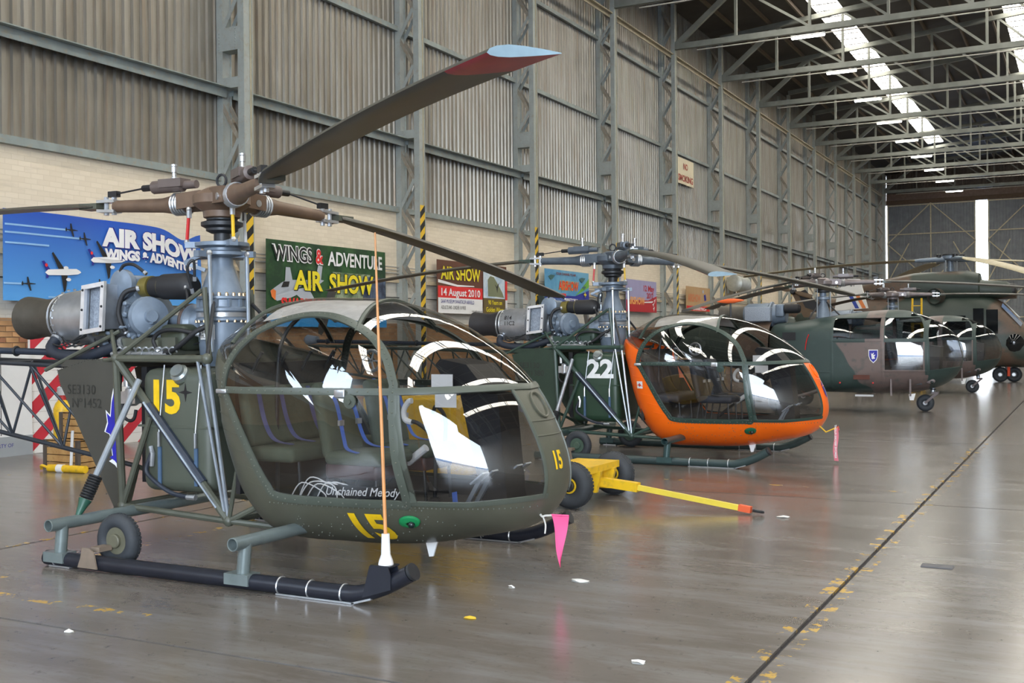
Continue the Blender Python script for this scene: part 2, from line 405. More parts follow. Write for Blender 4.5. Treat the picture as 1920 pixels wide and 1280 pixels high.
# ------------------------------------------------------------------ roof
def roofz(X): return 14.72+.09*(X+14.15) if X < 1 else 14.72+.09*(15.15)-.09*(X-1)
def make_roof():
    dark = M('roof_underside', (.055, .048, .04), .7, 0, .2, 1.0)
    sky = M('translucent_rooflight', (.8, .8, .78), .6, 0, .02, 1, emit=((1.0, .95, .84), SKYLIGHT))
    r = MB(); xs = [-14.9, -8.35, -6.55, 1.0, 3.2, 5.0, 16.9]
    lights = [(-10.1, -9.05), (-3.25, -2.2), (3.6, 4.65), (10.4, 11.45)]
    ed = sorted(set([-14.9, 16.9, 1.0]+[e for l in lights for e in l]))
    for a, b in zip(ed, ed[1:]):
        if (a, b) in lights: continue
        for y0, y1 in ((-14.4, 95.8),):
            za, zb = roofz(a)+.28, roofz(b)+.28
            r.add([(a, y0, za), (b, y0, zb), (b, y1, zb), (a, y1, za), (a, y0, za+.05), (b, y0, zb+.05), (b, y1, zb+.05), (a, y1, za+.05)], [(0, 1, 2, 3), (7, 6, 5, 4), (0, 4, 5, 1), (2, 6, 7, 3), (1, 5, 6, 2), (3, 7, 4, 0)])
    for a, b in lights:   # solid roof before and after each strip of rooflights
        for y0, y1 in ((-14.4, -10), (83.5, 95.8)):
            za, zb = roofz(a)+.28, roofz(b)+.28
            r.add([(a, y0, za), (b, y0, zb), (b, y1, zb), (a, y1, za)], [(0, 1, 2, 3)])
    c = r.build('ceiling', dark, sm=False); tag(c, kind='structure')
    # rooflight sheets between purlins
    for a, b in lights:
        za, zb = roofz(a)+.29, roofz(b)+.29; n = 14; d = 93.5/ n
        me = MB().add([(a, .06, za), (b, .06, zb), (b, d-.06, zb), (a, d-.06, za), (a, .06, za+.02), (b, .06, zb+.02), (b, d-.06, zb+.02), (a, d-.06, za+.02)], [(0, 1, 2, 3), (7, 6, 5, 4), (0, 4, 5, 1), (2, 6, 7, 3), (1, 5, 6, 2), (3, 7, 4, 0)]).mesh('rooflight', sky, False)
        for j in range(n): link('rooflight', me, c, (0, -10+j*d, 0))
        gl = MB()
        for j in range(94): gl.bx(a, b, -9.9+j, -9.87+j, (za+zb)/2-.09, (za+zb)/2-.05)
        for q in (.33, .66): gl.bar((a+(b-a)*q, -10, za+(zb-za)*q-.05), (a+(b-a)*q, 83.5, za+(zb-za)*q-.05), .02, .03)
        tag(gl.build('glazing_bars', BLACK, c, sm=False), kind='stuff')
    # purlins along the hall
    pm = MB().bx(-.04, .04, -14.2, 95.6, 0, .16).mesh('purlin', M('purlin_brown', (.17, .13, .09), .6), False)
    x = -13.4
    while x < 16:
        if not any(a+.05 < x < b-.05 for a, b in lights): link('purlin', pm, c, (x, 0, roofz(x)+.12))
        x += 1.38
make_roof()
def make_trusses():
    ang = M('conduit_light', (.55, .52, .46), .4)
    nodes = [-14.15, -11.7, -8.95, -6.2, -3.45, -.7, 1.9, 4.65, 7.4, 10.15, 12.9, 16.1]
    zb = 12.92
    def part(fn): b = MB(); fn(b); return b
    parts = []
    parts.append(('bottom_chord', MB().bx(-14.1, 16.1, -.09, -.02, zb-.1, zb+.12).bx(-14.1, 16.1, .02, .09, zb-.1, zb+.12).mesh('bottom_chord', TRUSS, False)))
    tc = MB()
    for a, b in ((-14.15, 1.0), (1.0, 16.1)): tc.bar((a, 0, roofz(a)), (b, 0, roofz(b)), .18, .2)
    parts.append(('top_chord', tc.mesh('top_chord', TRUSS, False)))
    for i, X in enumerate(nodes[1:-1]):
        parts.append(('truss_post', MB().bar((X, 0, zb+.1), (X, 0, roofz(X)-.08), .1, .1).mesh('truss_post', TRUSS, False)))
    for i in range(1, len(nodes)-2):
        a, b = nodes[i], nodes[i+1]
        if i >= 5: a, b = b, a
        parts.append(('truss_diagonal', MB().bar((a, 0, roofz(a)-.05), (b, 0, zb+.1), .08, .09).mesh('truss_diagonal', TRUSS, False)))
    for s, a, b in ((1, nodes[0], nodes[1]), (-1, nodes[-1], nodes[-2])):
        parts.append(('knee_brace', MB().bar((a, 0, zb), (b, 0, roofz(b)-.05), .16, .2).mesh('knee_brace', TRUSS, False)))
    parts.append(('conduit', MB().tube([(-13.2, -.05, zb-.22), (16, -.05, zb-.22)], .025, 6).mesh('conduit', ang)))
    nm = ['first', 'second', 'third', 'fourth', 'fifth', 'sixth', 'seventh', 'eighth', 'ninth', 'tenth', 'eleventh', 'twelfth']
    for k, Yk in enumerate(COLY):
        t = empty('roof_truss', (0, Yk, 0)); vis = k-7
        tag(t, ('grey steel roof truss overhead, out of view above the camera' if vis < 0 else 'grey steel roof truss over the hall, %s of those in view counted from the camera' % nm[vis]), 'truss', 'roof trusses', 'structure')
        for n, me in parts: link(n, me, t)
        if k < len(COLY)-1:
            l = len(COLY)
    # eave tie from column to column
    b = MB().bx(-14.25, -14.12, .12, 6.01, 12.62, 12.66).bx(-14.25, -14.22, .12, 6.01, 12.50, 12.66).mesh('eave_tie', M('tie_cream', (.40, .35, .24), .55), False)
    for Yk in COLY[:-1]: tag(link('trim_2', b, None, (0, Yk, 0)), kind='structure')
    # fluorescent battens
    bm = MB().rbox((0, 0, .05), (1.25, .12, .07), .02); bm = bm.mesh('housing', WHITE)
    tb = MB().rbox((0, 0, -.01), (1.2, .11, .08), .035).mesh('tube', M('tube_glow', (.9, .9, .9), .5, emit=((1.0, .98, .92), TUBE)))
    for j in range(9):
        Yk = COLY[8+j]
        e = empty('ceiling_light', (-8.98, Yk-.15, 12.62))
        tag(e, 'lit fluorescent batten hung under the %s roof truss in view' % nm[j+1], 'light', 'fluorescent lights in one row along the hall')
        link('housing', bm, e); link('tube', tb, e)
        for s in (-.5, .5): MB().tube([(s, .1, .08), (s, .12, .3)], .008, 5).build('bracket', TRUSS, e)
make_trusses()
# ------------------------------------------------------------------ end walls, right wall
def corr(y, x0, x1, z0, z1, mat_, name, parent=None, depth=.05, pitch=.22):
    n = max(1, int((x1-x0)/pitch)); p = (x1-x0)/n; G = []
    for i in range(n):
        for d, h in ((0, 0), (.3, 0), (.4, 1), (.85, 1), (.95, 0)): G.append((x0+(i+d)*p, h*depth))
    G.append((x1, 0)); return MB().grid([[(x, y-h, z0), (x, y-h, z1)] for x, h in G]).build(name, mat_, parent, True, 20)
def make_end():
    DOOR = M('door_sheet', (.30, .315, .325), .5, .1, .15, 2); POST = M('door_steel', (.80, .72, .50), .6)
    YE = 95.0; H = 12.45
    def leaf(name, x0, x1, label):
        d = empty(name, ((x0+x1)/2, YE, 0)); tag(d, kind='structure', label=label); w = (x1-x0)/2
        corr(0, -w, w, 0, H, DOOR, 'sheet', d)
        def bar(n, a, b, t=.10): MB().bar((a[0], -.12, a[1]), (b[0], -.12, b[1]), t, .08).build(n, POST, d, sm=False)
        bar('post', (-w+.06, 0), (-w+.06, H)); bar('post', (w-.06, 0), (w-.06, H)); bar('post', (0, 0), (0, H), .2)
        for z in (.15, 3.1, 6.05, 10.0, H-.08): bar('rail', (-w, z), (w, z), .09)
        for z0, z1 in ((.15, 6.05), (6.05, H)):
            for s in (-1, 1):
                bar('brace', (0, z0), (s*w, (z0+z1)/2+.0)); bar('brace', (0, z1), (s*w, (z0+z1)/2))
                bar('brace', (s*w*.5, (z0+z1)/2), (s*w, z0), .06)
        return d
    leaf('door_1', -14.68, -7.92, 'braced corrugated sliding door leaf left of the bright gap')
    x = -7.05; n = 2
    while x < 16: leaf('door_%d' % n, x, min(x+6.5, 16.75), 'braced corrugated sliding door leaf right of the bright gap'); x += 6.6; n += 1
    g = MB().bx(-14.75, 16.75, YE-.15, YE+.2, H, H+.35).build('trim_3', M('header_rust', (.16, .10, .06), .7), sm=False); tag(g, kind='structure')
    w = corr(YE+.1, -14.75, 16.75, H+.9, 16.6, M('gable_sheet', (.17, .14, .12), .7), 'wall_far'); tag(w, kind='structure')
    MB().bx(-14.75, 16.75, YE+.05, YE+.1, H+.3, H+.92).build('gable_panel', M('gable_pink', (.34, .24, .19), .7), w, sm=False)
    # back wall: closed leaves on the left, wide open on the right
    b = corr(-14.1, -14.75, -1.0, 0, 16.6, DOOR, 'wall_back'); tag(b, kind='structure')
    corr(-14.1, -1.0, 16.75, 12.6, 16.6, DOOR, 'gable_sheet', b)
    r = MB().bx(16.75, 17.0, -14.2, 95.6, 0, 15).build('wall_right', M('right_wall', (.42, .38, .32), .7, 0, .1, 1), sm=False); tag(r, kind='structure')
make_end()
# ------------------------------------------------------------------ bubble cabin surface (side outline swept to both sides)
class Bubble:
    def __init__(s, out, C, W, AT):
        s.C, s.W, s.AT = C, W, AT
        D = smooth([(x, z, 0) for x, z in out], 12, True)
        pr = sorted((math.degrees(math.atan2(p.y-C[1], p.x-C[0])), math.hypot(p.x-C[0], p.y-C[1])) for p in D)
        s.a = [p[0] for p in pr]; s.r = [p[1] for p in pr]
        s.a = [s.a[-1]-360]+s.a+[s.a[0]+360]; s.r = [s.r[-1]]+s.r+[s.r[0]]
    @staticmethod
    def interp(x, A, B):
        lo, hi = 0, len(A)-1
        if x <= A[0]: return B[0]
        if x >= A[-1]: return B[-1]
        while hi-lo > 1:
            m = (lo+hi)//2
            if A[m] <= x: lo = m
            else: hi = m
        return B[lo]+(B[hi]-B[lo])*(x-A[lo])/max(1e-9, A[hi]-A[lo])
    def rad(s, t): return s.interp(t, s.a, s.r)
    def ex(s, t): return s.interp(t, [p[0] for p in s.AT], [p[1] for p in s.AT])
    def at(s, t, k, side, off=0.0):
        r = s.rad(t); x = s.C[0]+k*r*math.cos(math.radians(t)); z = s.C[1]+k*r*math.sin(math.radians(t))
        y = side*s.W*math.sqrt(max(0, 1-k**s.ex(t))); p = V(x, y, z)
        return p+s.normal(p)*off if off else p
    def g(s, p):
        t = math.degrees(math.atan2(p.z-s.C[1], p.x-s.C[0])); k = math.hypot(p.x-s.C[0], p.z-s.C[1])/s.rad(t)
        return k**s.ex(t)+(p.y/s.W)**2
    def normal(s, p):
        e = .004; n = V(s.g(p+V(e, 0, 0))-s.g(p-V(e, 0, 0)), s.g(p+V(0, e, 0))-s.g(p-V(0, e, 0)), s.g(p+V(0, 0, e))-s.g(p-V(0, 0, e)))
        return n.normalized()
    def xz(s, x, z, side, off=0.0):
        t = math.degrees(math.atan2(z-s.C[1], x-s.C[0])); k = min(1, math.hypot(x-s.C[0], z-s.C[1])/s.rad(t))
        return s.at(t, k, side, off)
    def drop(s, x, y, top=True, off=0.0):
        """point of the surface above (or below) x, y"""
        lo, hi = s.C[1], (s.C[1]+1.6 if top else s.C[1]-1.6)
        for _ in range(40):
            m = (lo+hi)/2
            if s.g(V(x, y, m)) < 1: lo = m
            else: hi = m
        p = V(x, y, lo); return p+s.normal(p)*off if off else p
    def ribbon(s, b, path, w, off=.006, th=.010, closed=False):
        n = len(path); rows = []
        for i, p in enumerate(path):
            d = (path[(i+1) % n]-path[i-1]) if closed else (path[min(i+1, n-1)]-path[max(i-1, 0)])
            d.normalize(); nn = s.normal(p); sd = nn.cross(d).normalized(); ww = w[i] if isinstance(w, list) else w
            rows.append([p+sd*ww/2+nn*(off-th), p+sd*ww/2+nn*off, p+nn*(off+th*.25), p-sd*ww/2+nn*off, p-sd*ww/2+nn*(off-th)])
        if closed: rows.append(rows[0])
        b.grid(rows)
ALO = Bubble([(3.037, .839), (2.908, 1.16), (2.714, 1.438), (2.407, 1.69), (2.044, 1.887), (1.65, 2.0), (1.249, 2.032), (.801, 2.026), (.446, 1.895), (.193, 1.673), (.29, 1.218), (.395, .807), (.545, .442), (.83, .197), (1.364, .173), (1.928, .193), (2.417, .278), (2.823, .385), (3.018, .586)],
             (1.65, 1.10), .80, [(-180, 7), (-130, 4.5), (-90, 3.4), (-40, 2.6), (0, 2.3), (45, 2.3), (90, 2.3), (135, 2.6), (160, 5), (180, 7)])
ARCH = [(.60, 1.345), (.633, 1.50), (.712, 1.662), (.841, 1.788), (1.037, 1.865), (1.248, 1.894), (1.509, 1.858), (1.787, 1.75), (1.978, 1.60), (2.085, 1.42)]
LOW = [(2.105, 1.34), (2.15, .95), (2.185, .60), (2.07, .575), (1.6, .572), (1.15, .585), (1.05, .66), (.922, .845), (.765, 1.112), (.64, 1.30)]
def boundary_k(B, t):
    """where, along the ray at angle t from the cabin centre, painted skin begins"""
    poly = [(3.2, .63), (2.92, .60), (2.2, .575), (1.6, .572), (1.13, .585), (.922, .845), (.765, 1.112), (.64, 1.33), (.61, 1.56), (.1, 1.56)]
    c = math.cos(math.radians(t)); q = math.sin(math.radians(t)); best = None
    for (x0, z0), (x1, z1) in zip(poly, poly[1:]):
        dx, dz = x1-x0, z1-z0; den = c*dz-q*dx
        if abs(den) < 1e-9: continue
        u = ((x0-B.C[0])*dz-(z0-B.C[1])*dx)/den; w = ((x0-B.C[0])*q-(z0-B.C[1])*c)/den
        if u > 0 and -1e-6 <= w <= 1+1e-6: best = u if best is None else min(best, u)
    return None if best is None else min(1.0, best/B.rad(t))
def nose_k(B, t, hw=.2): return (1-(hw/B.W)**2)**(1/B.ex(t))

def wheel(name, parent, c, R, r, axis, tyre, rim, hub, n=32):
    e = link(name, MB().torus(c, axis, R-r, r, n, 12, 1.05).mesh(name, tyre), parent)
    c = Vector(c); ax = Vector(axis).normalized()
    MB().lathe([(-r*.55, R-1.75*r), (-r*.4, R-1.6*r), (-r*.15, (R-1.7*r)*.55), (r*.15, (R-1.7*r)*.55), (r*.4, R-1.6*r), (r*.55, R-1.75*r)], c, ax, 24).build('rim', rim, e)
    MB().lathe([(-r*1.0, .22*R), (-r*.9, .26*R), (r*.9, .26*R), (r*1.0, .22*R)], c, ax, 14).build('hub_cap', hub, e)
    tr = MB()
    sd, u = frame_for(ax)
    for k in range(40):
        a = 2*PI*k/40; d = sd*math.cos(a)+u*math.sin(a)
        for q in (-.5, -.17, .17, .5): tr.bar(c+d*(R*1.0-.004*abs(q)*6)+ax*(r*q-.012*r), c+d*(R*1.0-.004*abs(q)*6)+ax*(r*q+.2*r), R*.1, .008, up=d)
    tag(tr.build('tread', tyre, e, sm=False), kind='stuff')
    return e

def blade_mesh(L0, L1, chord, droop, th=.035, twist0=.16, twist1=.04, n=18, tipred=False, z0=0., z1=0.):
    """blade along +x from L0 to L1, leading edge at +y"""
    prof = [(-a, c) for a, c in [(.5, 0), (.46, .5), (.36, .85), (.2, 1.0), (0, .85), (-.25, .5), (-.5, .06), (-.5, -.06), (-.25, -.28), (0, -.45), (.2, -.55), (.36, -.5), (.46, -.3)]]   # clockwise rotor: leading edge at -y
    b = MB(); rows = []
    for i in range(n+1):
        t = i/n; x = L0+(L1-L0)*t; ch = chord*(min(1, .45+t*5.5) if t < .1 else 1.0); tw = twist0+(twist1-twist0)*t
        z = z0+(z1-z0)*t - droop*(t*t-t) if False else z0+(z1-z0)*t+droop*4*t*(1-t)
        rows.append([V(x, ch*(a*math.cos(tw))-th*c*math.sin(tw), z+ch*a*math.sin(tw)+th*c*math.cos(tw)) for a, c in prof])
    m = len(prof); vs = [p for r in rows for p in r]; fs = []; mi = []
    for i in range(n):
        for j in range(m):
            q = (j+1) % m; fs.append((i*m+j, i*m+q, (i+1)*m+q, (i+1)*m+j)); mi.append(1 if tipred and i >= n-2 and j >= 6 else 0)
    fs += [tuple(range(m-1, -1, -1)), tuple(n*m+k for k in range(m))]; mi += [0, 2 if tipred else 0]
    b.add(vs, fs); b.mi = mi
    return b

def alouette_rotor(root, mt, z, blades, R, x0=-.06):
    """hub with three arms, dampers, blades; blades = [(azimuth deg, root z, tip z)]"""
    hub = MB().lathe([(-.16, .10), (-.14, .15), (-.09, .155), (-.06, .20), (-.03, .235), (.04, .235), (.07, .19), (.10, .13), (.115, .09)], (x0, 0, z), n=28)
    for az, z0, z1, tw in blades:
        a = math.radians(az); d = V(math.cos(a), math.sin(a), 0)
        hub.tube([V(x0, 0, z)+d*.1, V(x0, 0, z)+d*.33], .075, 12)
    h = hub.build('rotor_hub', mt['head'], root)
    MB().torus((x0, 0, z+.17), (0, 1, 0), .05, .012, 16, 6).build('lifting_ring', mt['dark'], h)
    MB().lathe([(0, .13), (.02, .17), (.05, .17), (.07, .11)], (x0, 0, z-.23), n=24).build('hub_plate', mt['dark'], h)
    for k, (az, z0, z1, tw) in enumerate(blades):
        a = math.radians(az); d = V(math.cos(a), math.sin(a), 0); s = V(-math.sin(a), math.cos(a), 0); o = V(x0, 0, z); up = V(0, 0, (z0-z))
        arm = MB().tube([o+d*.28, o+d*.34, o+d*.36, o+d*.50, o+d*.53, o+d*.62, o+d*1.12+up*.7, o+d*1.16+up*.75], [.07, .07, .088, .088, .076, .062, .052, .052], 16).build('rotor_arm', mt['head'], root)
        fk = MB()
        for q in (-1, 1): fk.bar(o+d*1.14+up*.75+V(0, 0, q*.045), o+d*1.34+up+V(0, 0, q*.04), .10, .025)
        for q in (.0, .09): fk.tube([o+d*(1.18+q)+up+V(0, 0, -.08), o+d*(1.18+q)+up+V(0, 0, .08)], .022, 8)
        fk.build('blade_fork', mt['silver'], arm)
        rb = MB()
        for q in range(5): rb.torus(o+d*(.365+.028*q), d, .088, .012, 18, 6)
        tag(rb.build('spring_stack', mt['silver'], arm), kind='stuff')
        for q in (-1, 1): MB().bar(o+d*.12+s*.12*q+V(0, 0, .02), o+d*.40+s*.085*q+V(0, 0, .01), .03, .13).build('hub_lug', mt['head'], arm)
        MB().lathe([(-.02, .03), (.02, .03)], o+d*.30-s*.10+V(0, 0, .0), s, 12).build('hinge_pin', mt['silver'], arm)
        c = o+d*.46+s*.05+V(0, 0, .15)
        dm = MB().tube([c-d*.24, c-d*.10, c-d*.09, c+d*.22, c+d*.23], [.035, .035, .056, .056, .03], 12).box(c+V(0, 0, .02), (.24, .13, .07), Matrix.Rotation(a, 3, 'Z'))
        dm = dm.build('drag_damper', mt['head2'], root)
        MB().lathe([(0, .026), (.02, .026), (.025, .018), (.06, .018), (.065, .024), (.11, .024), (.115, .028), (.13, .028)], c+V(0, 0, .05), n=14).build('oil_cup', mt['silver'], dm)
        MB().tube([c+d*.22, c+d*.34], .028, 10).build('damper_end', mt['black'], dm)
        j = o+d*1.18+up+V(0, 0, .10)
        MB().tube([c+d*.34, j], .008, 6).build('spacing_cable', mt['dark'], dm)
        MB().box(j, (.1, .05, .05), Matrix.Rotation(a, 3, 'Z')).build('cable_lug', mt['black'], dm)
        bl = blade_mesh(1.36, R, mt.get('chord', .31), mt.get('bow', .03), tipred=mt.get('tip', False) and k == 0, z0=z0, z1=z1, twist0=tw, twist1=tw*.45)
        me = bl.mesh('rotor_blade', [mt['blade'], mt['tipc'], mt['tipend']], True, 50)
        bo = link('rotor_blade', me, root, (x0, 0, 0), (0, 0, a))
        MB().box((1.42, .0, z0), (.2, .14, .05)).build('blade_root', mt['green'], bo)
    return h

def mast_and_gearbox(root, mt, x0=-.06):
    g = MB().lathe([(1.50, .15), (1.55, .175), (1.70, .19), (1.86, .195), (1.875, .215), (1.89, .215), (1.90, .2), (1.945, .2), (1.955, .215), (1.975, .215), (1.99, .195), (2.045, .19), (2.055, .205), (2.075, .205), (2.085, .18), (2.16, .155), (2.28, .115), (2.33, .095), (2.46, .09), (2.47, .11), (2.50, .11)], (x0-.01, 0, 0), n=36, cap=True).build('main_gearbox', mt['gear'], root)
    bt = MB()
    for k in range(20):
        a = 2*PI*k/20; bt.lathe([(0, .014), (.03, .014), (.036, .008)], (x0-.01+.19*math.cos(a), .19*math.sin(a), 2.07), n=6)
        bt.lathe([(0, .012), (.02, .012)], (x0-.01+.208*math.cos(a), .208*math.sin(a), 1.86), n=6)
    tag(bt.build('flange_bolts', mt['brass'], g), kind='stuff')
    MB().lathe([(1.902, .202), (1.906, .206), (1.94, .206), (1.944, .202)], (x0-.01, 0, 0), n=36, cap=False).build('polished_band', mt['silver'], g)
    lu = MB()
    for k in range(12):
        a = 2*PI*k/12; c = V(x0-.01+.19*math.cos(a), .19*math.sin(a), 2.015); lu.bar(c+V(0, 0, -.03), c+V(0, 0, .035), .03, .03)
    tag(lu.build('casting_ribs', mt['gear'], g), kind='stuff')
    MB().lathe([(2.47, .07), (2.75, .065), (2.80, .065)], (x0, 0, 0), n=18).build('rotor_mast', mt['dark'], root)
    MB().lathe([(2.60, .09), (2.62, .13), (2.64, .13), (2.66, .10), (2.69, .10), (2.71, .125), (2.74, .125), (2.76, .09)], (x0, 0, 0), n=22).build('mast_sleeve', mt['dark'], root)
    sw = MB().lathe([(2.40, .13), (2.415, .2), (2.44, .2), (2.455, .15), (2.475, .15), (2.49, .22), (2.52, .22), (2.53, .13)], (x0, 0, 0), n=30)
    for az in (-150, -30, 90):
        a = math.radians(az); sw.bar((x0, 0, 2.505), (x0+.30*math.cos(a), .30*math.sin(a), 2.505), .07, .05)
    for az in (180, -95, 20, 100):
        a = math.radians(az); sw.bar((x0, 0, 2.42), (x0+.28*math.cos(a), .28*math.sin(a), 2.42), .06, .05)
    sw = sw.build('swashplate', mt['gear'], root)
    MB().bar((x0-.12, -.05, 2.44), (x0-.30, -.12, 2.36), .05, .03).bar((x0-.30, -.12, 2.36), (x0-.17, -.02, 2.30), .05, .03).build('scissor_link', mt['gear'], sw)
    for az, cm in ((-150, 'red'), (-30, 'yellow'), (90, 'white')):
        a = math.radians(az); p = V(x0+.29*math.cos(a), .29*math.sin(a), 2.53); q = V(x0+.27*math.cos(a), .27*math.sin(a), 2.80)
        r = MB().tube([p, q], .014, 8).build('pitch_link', mt[cm], root)
        MB().sphere(p, .026, 8).build('rod_end', mt['silver'], r); MB().sphere(q, .026, 8).tube([q-V(0, 0, .07), q], .022, 8).build('rod_end', mt['silver'], r)
    for x, y in ((x0+.10, -.26), (x0+.22, .05), (x0-.25, .12)):
        r = MB().tube([(x, y, 2.42), (x+.015, y*.97, 1.62)], .0165, 8).build('control_rod', mt['rod'], root)
        MB().sphere((x, y, 2.42), .026, 8).build('rod_end', mt['silver'], r)
    MB().box((x0+.03, -.215, 1.78), (.15, .004, .12)).build('placard', mt['white'], g)
    for k in range(3):
        put_text('placard_text', ('OIL', 'SHELL', 'TL')[k], mt['black'], g, lambda u, v, k=k: V(x0-.035+u, -.2185, 1.805-.036*k+v), size=.036, bold=.0008)
    # drive housing and clutch behind
    MB().lathe([(0, .10), (.05, .13), (.12, .13), (.16, .16), (.2, .16), (.22, .12)], (x0-.14, 0, 1.86), (-1, 0, 0), 24).build('input_housing', mt['gear'], g)
    MB().torus((x0-.34, 0, 1.86), (1, 0, 0), .14, .028, 24, 10).build('brake_drum', mt['brownm'], g)
    MB().tube([(x0-.34, 0, 1.86), (x0-.62, 0, 1.90)], .045, 12).build('drive_shaft', mt['gear'], root)
    return g

def engine(root, mt):
    ax = V(-1, 0, .012); c0 = V(-1.0, 0, 1.92)
    ex = MB().lathe([(0, .205), (.03, .21), (.09, .20), (.20, .175), (.30, .172), (.42, .19), (.52, .20)], (-1.89, 0, 1.93), ax, 30, cap=False).lathe([(.52, .195), (.3, .165), (.1, .17), (.02, .17)], (-1.89, 0, 1.93), ax, 30, cap=True).build('exhaust_pipe', mt['exh'], root)
    for xx in (-1.92, -1.87): MB().torus((xx, 0, 1.93), (1, 0, 0), .214, .011, 30, 8).build('clamp_ring', mt['silver'], ex)
    cs = MB().lathe([(0, .21), (.04, .235), (.08, .235), (.12, .245), (.42, .25), (.45, .265), (.48, .265), (.50, .24), (.62, .22), (.64, .235), (.67, .235), (.69, .2), (.86, .16)], (-1.88, 0, 1.93), (1, 0, -.012), 36).build('engine_casing', mt['casing'], root)
    if mt.get('engtext'):
        for k, s in enumerate(mt['engtext']):
            def fn(u, v, k=k):
                zz = 2.0-.085*k+v; return V(-1.76+u, -math.sqrt(max(.0, .253**2-(zz-1.925)**2))-.004, zz)
            put_text('stencil', s, mt['black'], cs, fn, size=.085, bold=.001, sub=.02)
    bt = MB()
    for xx in (-1.815, -1.42, -1.225):
        for k in range(24):
            a = 2*PI*k/24; bt.lathe([(-.012, .009), (.012, .009)], (xx, .258*math.cos(a), 1.925+.258*math.sin(a)), (1, 0, 0), 6)
    tag(bt.build('casing_bolts', mt['silver'], cs), kind='stuff')
    # air intake box on the near side
    iw = MB(); o = V(-1.31, -.36, 1.77); ux = V(.27, -.0, .03); uy = V(.03, 0, .42); nn = V(0, -1, 0)
    def Q(a, b, d=0): return o+ux*a+uy*b+nn*d
    for (a0, a1, b0, b1) in ((0, 1, 0, .09), (0, 1, .91, 1), (0, .15, .09, .91), (.85, 1, .09, .91)):
        iw.add([Q(a0, b0), Q(a1, b0), Q(a1, b1), Q(a0, b1), Q(a0, b0, .03), Q(a1, b0, .03), Q(a1, b1, .03), Q(a0, b1, .03)], [(0, 3, 2, 1), (4, 5, 6, 7), (0, 1, 5, 4), (1, 2, 6, 5), (2, 3, 7, 6), (3, 0, 4, 7)])
    iw = iw.build('air_intake', mt['intake'], root, sm=False)
    MB().add([Q(.1, .06, -.05), Q(.9, .06, -.05), Q(.9, .94, -.05), Q(.1, .94, -.05)], [(0, 1, 2, 3)]).build('intake_screen', mt['screen'], iw)
    MB().add([Q(.1, .06, -.2), Q(.9, .06, -.2), Q(.9, .94, -.2), Q(.1, .94, -.2), Q(.06, .04, 0), Q(.94, .04, 0), Q(.94, .96, 0), Q(.06, .96, 0)], [(0, 1, 5, 4), (1, 2, 6, 5), (2, 3, 7, 6), (3, 0, 4, 7)]).build('intake_duct', mt['silver'], iw, sm=False)
    rv = MB()
    for a in (.07, .93):
        for b in (.1, .5, .9): rv.sphere(Q(a, b, .03), .012, 6)
    tag(rv.build('fasteners', mt['dark'], iw), kind='stuff')
    # accessory drive, compressor, pulley
    ac = MB().lathe([(0, .19), (.05, .22), (.09, .22), (.11, .17), (.2, .14), (.22, .19), (.25, .19), (.27, .12)], (-1.02, -.02, 1.93), (1, 0, 0), 30).build('compressor_casing', mt['gear'], root)
    MB().rbox((-1.02, -.02, 2.17), (.22, .26, .22), .04).lathe([(0, .13), (.05, .13), (.07, .09)], (-1.02, -.15, 2.20), (0, -1, 0), 20).build('accessory_gearbox', mt['gear'], root)
    MB().lathe([(0, .10), (.02, .165), (.05, .168), (.08, .15), (.10, .155), (.12, .06), (.15, .05)], (-.72, -.20, 1.92), (1, -.5, 0), 30).build('clutch_disc', mt['gear'], root)
    st = MB().lathe([(0, .06), (.03, .09), (.14, .094), (.15, .108), (.40, .112), (.46, .095), (.50, .06)], (-.74, -.12, 2.17), (1, 0, -.01), 26).build('starter_generator', mt['rubber'], root)
    MB().lathe([(-.05, .085), (-.02, .092), (.045, .097), (.055, .097)], (-.78, -.12, 2.17), (1, 0, -.01), 26).build('brass_collar', mt['brass2'], st)
    MB().torus((-.60, -.12, 2.168), (1, 0, 0), .093, .006, 26, 6).build('clamp', mt['brass2'], st)
    MB().lathe([(0, .03), (.015, .03)], (-.42, -.205, 2.15), (0, -1, 0), 12).build('end_plug', mt['black'], st)
    MB().bx(-1.24, -1.1, -.24, -.1, 2.02, 2.10).build('relay_box', mt['black'], root, sm=False); MB().bx(-1.28, -1.12, -.28, -.16, 1.76, 1.90).build('fuel_control', mt['green'], root, sm=False)
    MB().bx(-.93, -.30, -.30, .30, 1.60, 1.74).bx(-.75, -.45, -.34, -.2, 1.62, 1.72).build('engine_mount_tray', mt['green'], root, sm=False)
    MB().rbox((-.38, -.12, 1.74), (.3, .3, .22), .06).build('oil_tank', mt['dgreen'], root)
    hs = [([(-1.86, -.16, 1.74), (-1.84, -.24, 1.66), (-1.7, -.27, 1.60), (-1.4, -.28, 1.585), (-1.1, -.28, 1.64), (-.9, -.27, 1.70)], .047, 'rubber2', True),
          ([(-.80, -.2, 2.16), (-.90, -.27, 2.12), (-.95, -.29, 1.98), (-.93, -.28, 1.86), (-.90, -.25, 1.78)], .021, 'rubber', False),
          ([(-1.03, -.2, 2.30), (-.98, -.2, 2.36), (-.86, -.2, 2.36), (-.74, -.18, 2.28)], .014, 'rubber', False),
          ([(-.42, -.34, 1.60), (-.25, -.33, 1.66), (-.08, -.3, 1.78), (.02, -.24, 1.84)], .022, 'rubber', False),
          ([(-.44, -.34, 1.62), (-.50, -.34, 1.72), (-.42, -.33, 1.79), (-.25, -.32, 1.80), (-.05, -.28, 1.76)], .018, 'rubber', False),
          ([(-.28, -.2, 2.16), (-.22, -.24, 2.05), (-.26, -.26, 1.98)], .012, 'rubber', False),
          ([(-.2, -.2, 2.1), (-.18, -.28, 2.3), (-.13, -.26, 2.36), (-.16, -.22, 2.2)], .012, 'dark', False)]
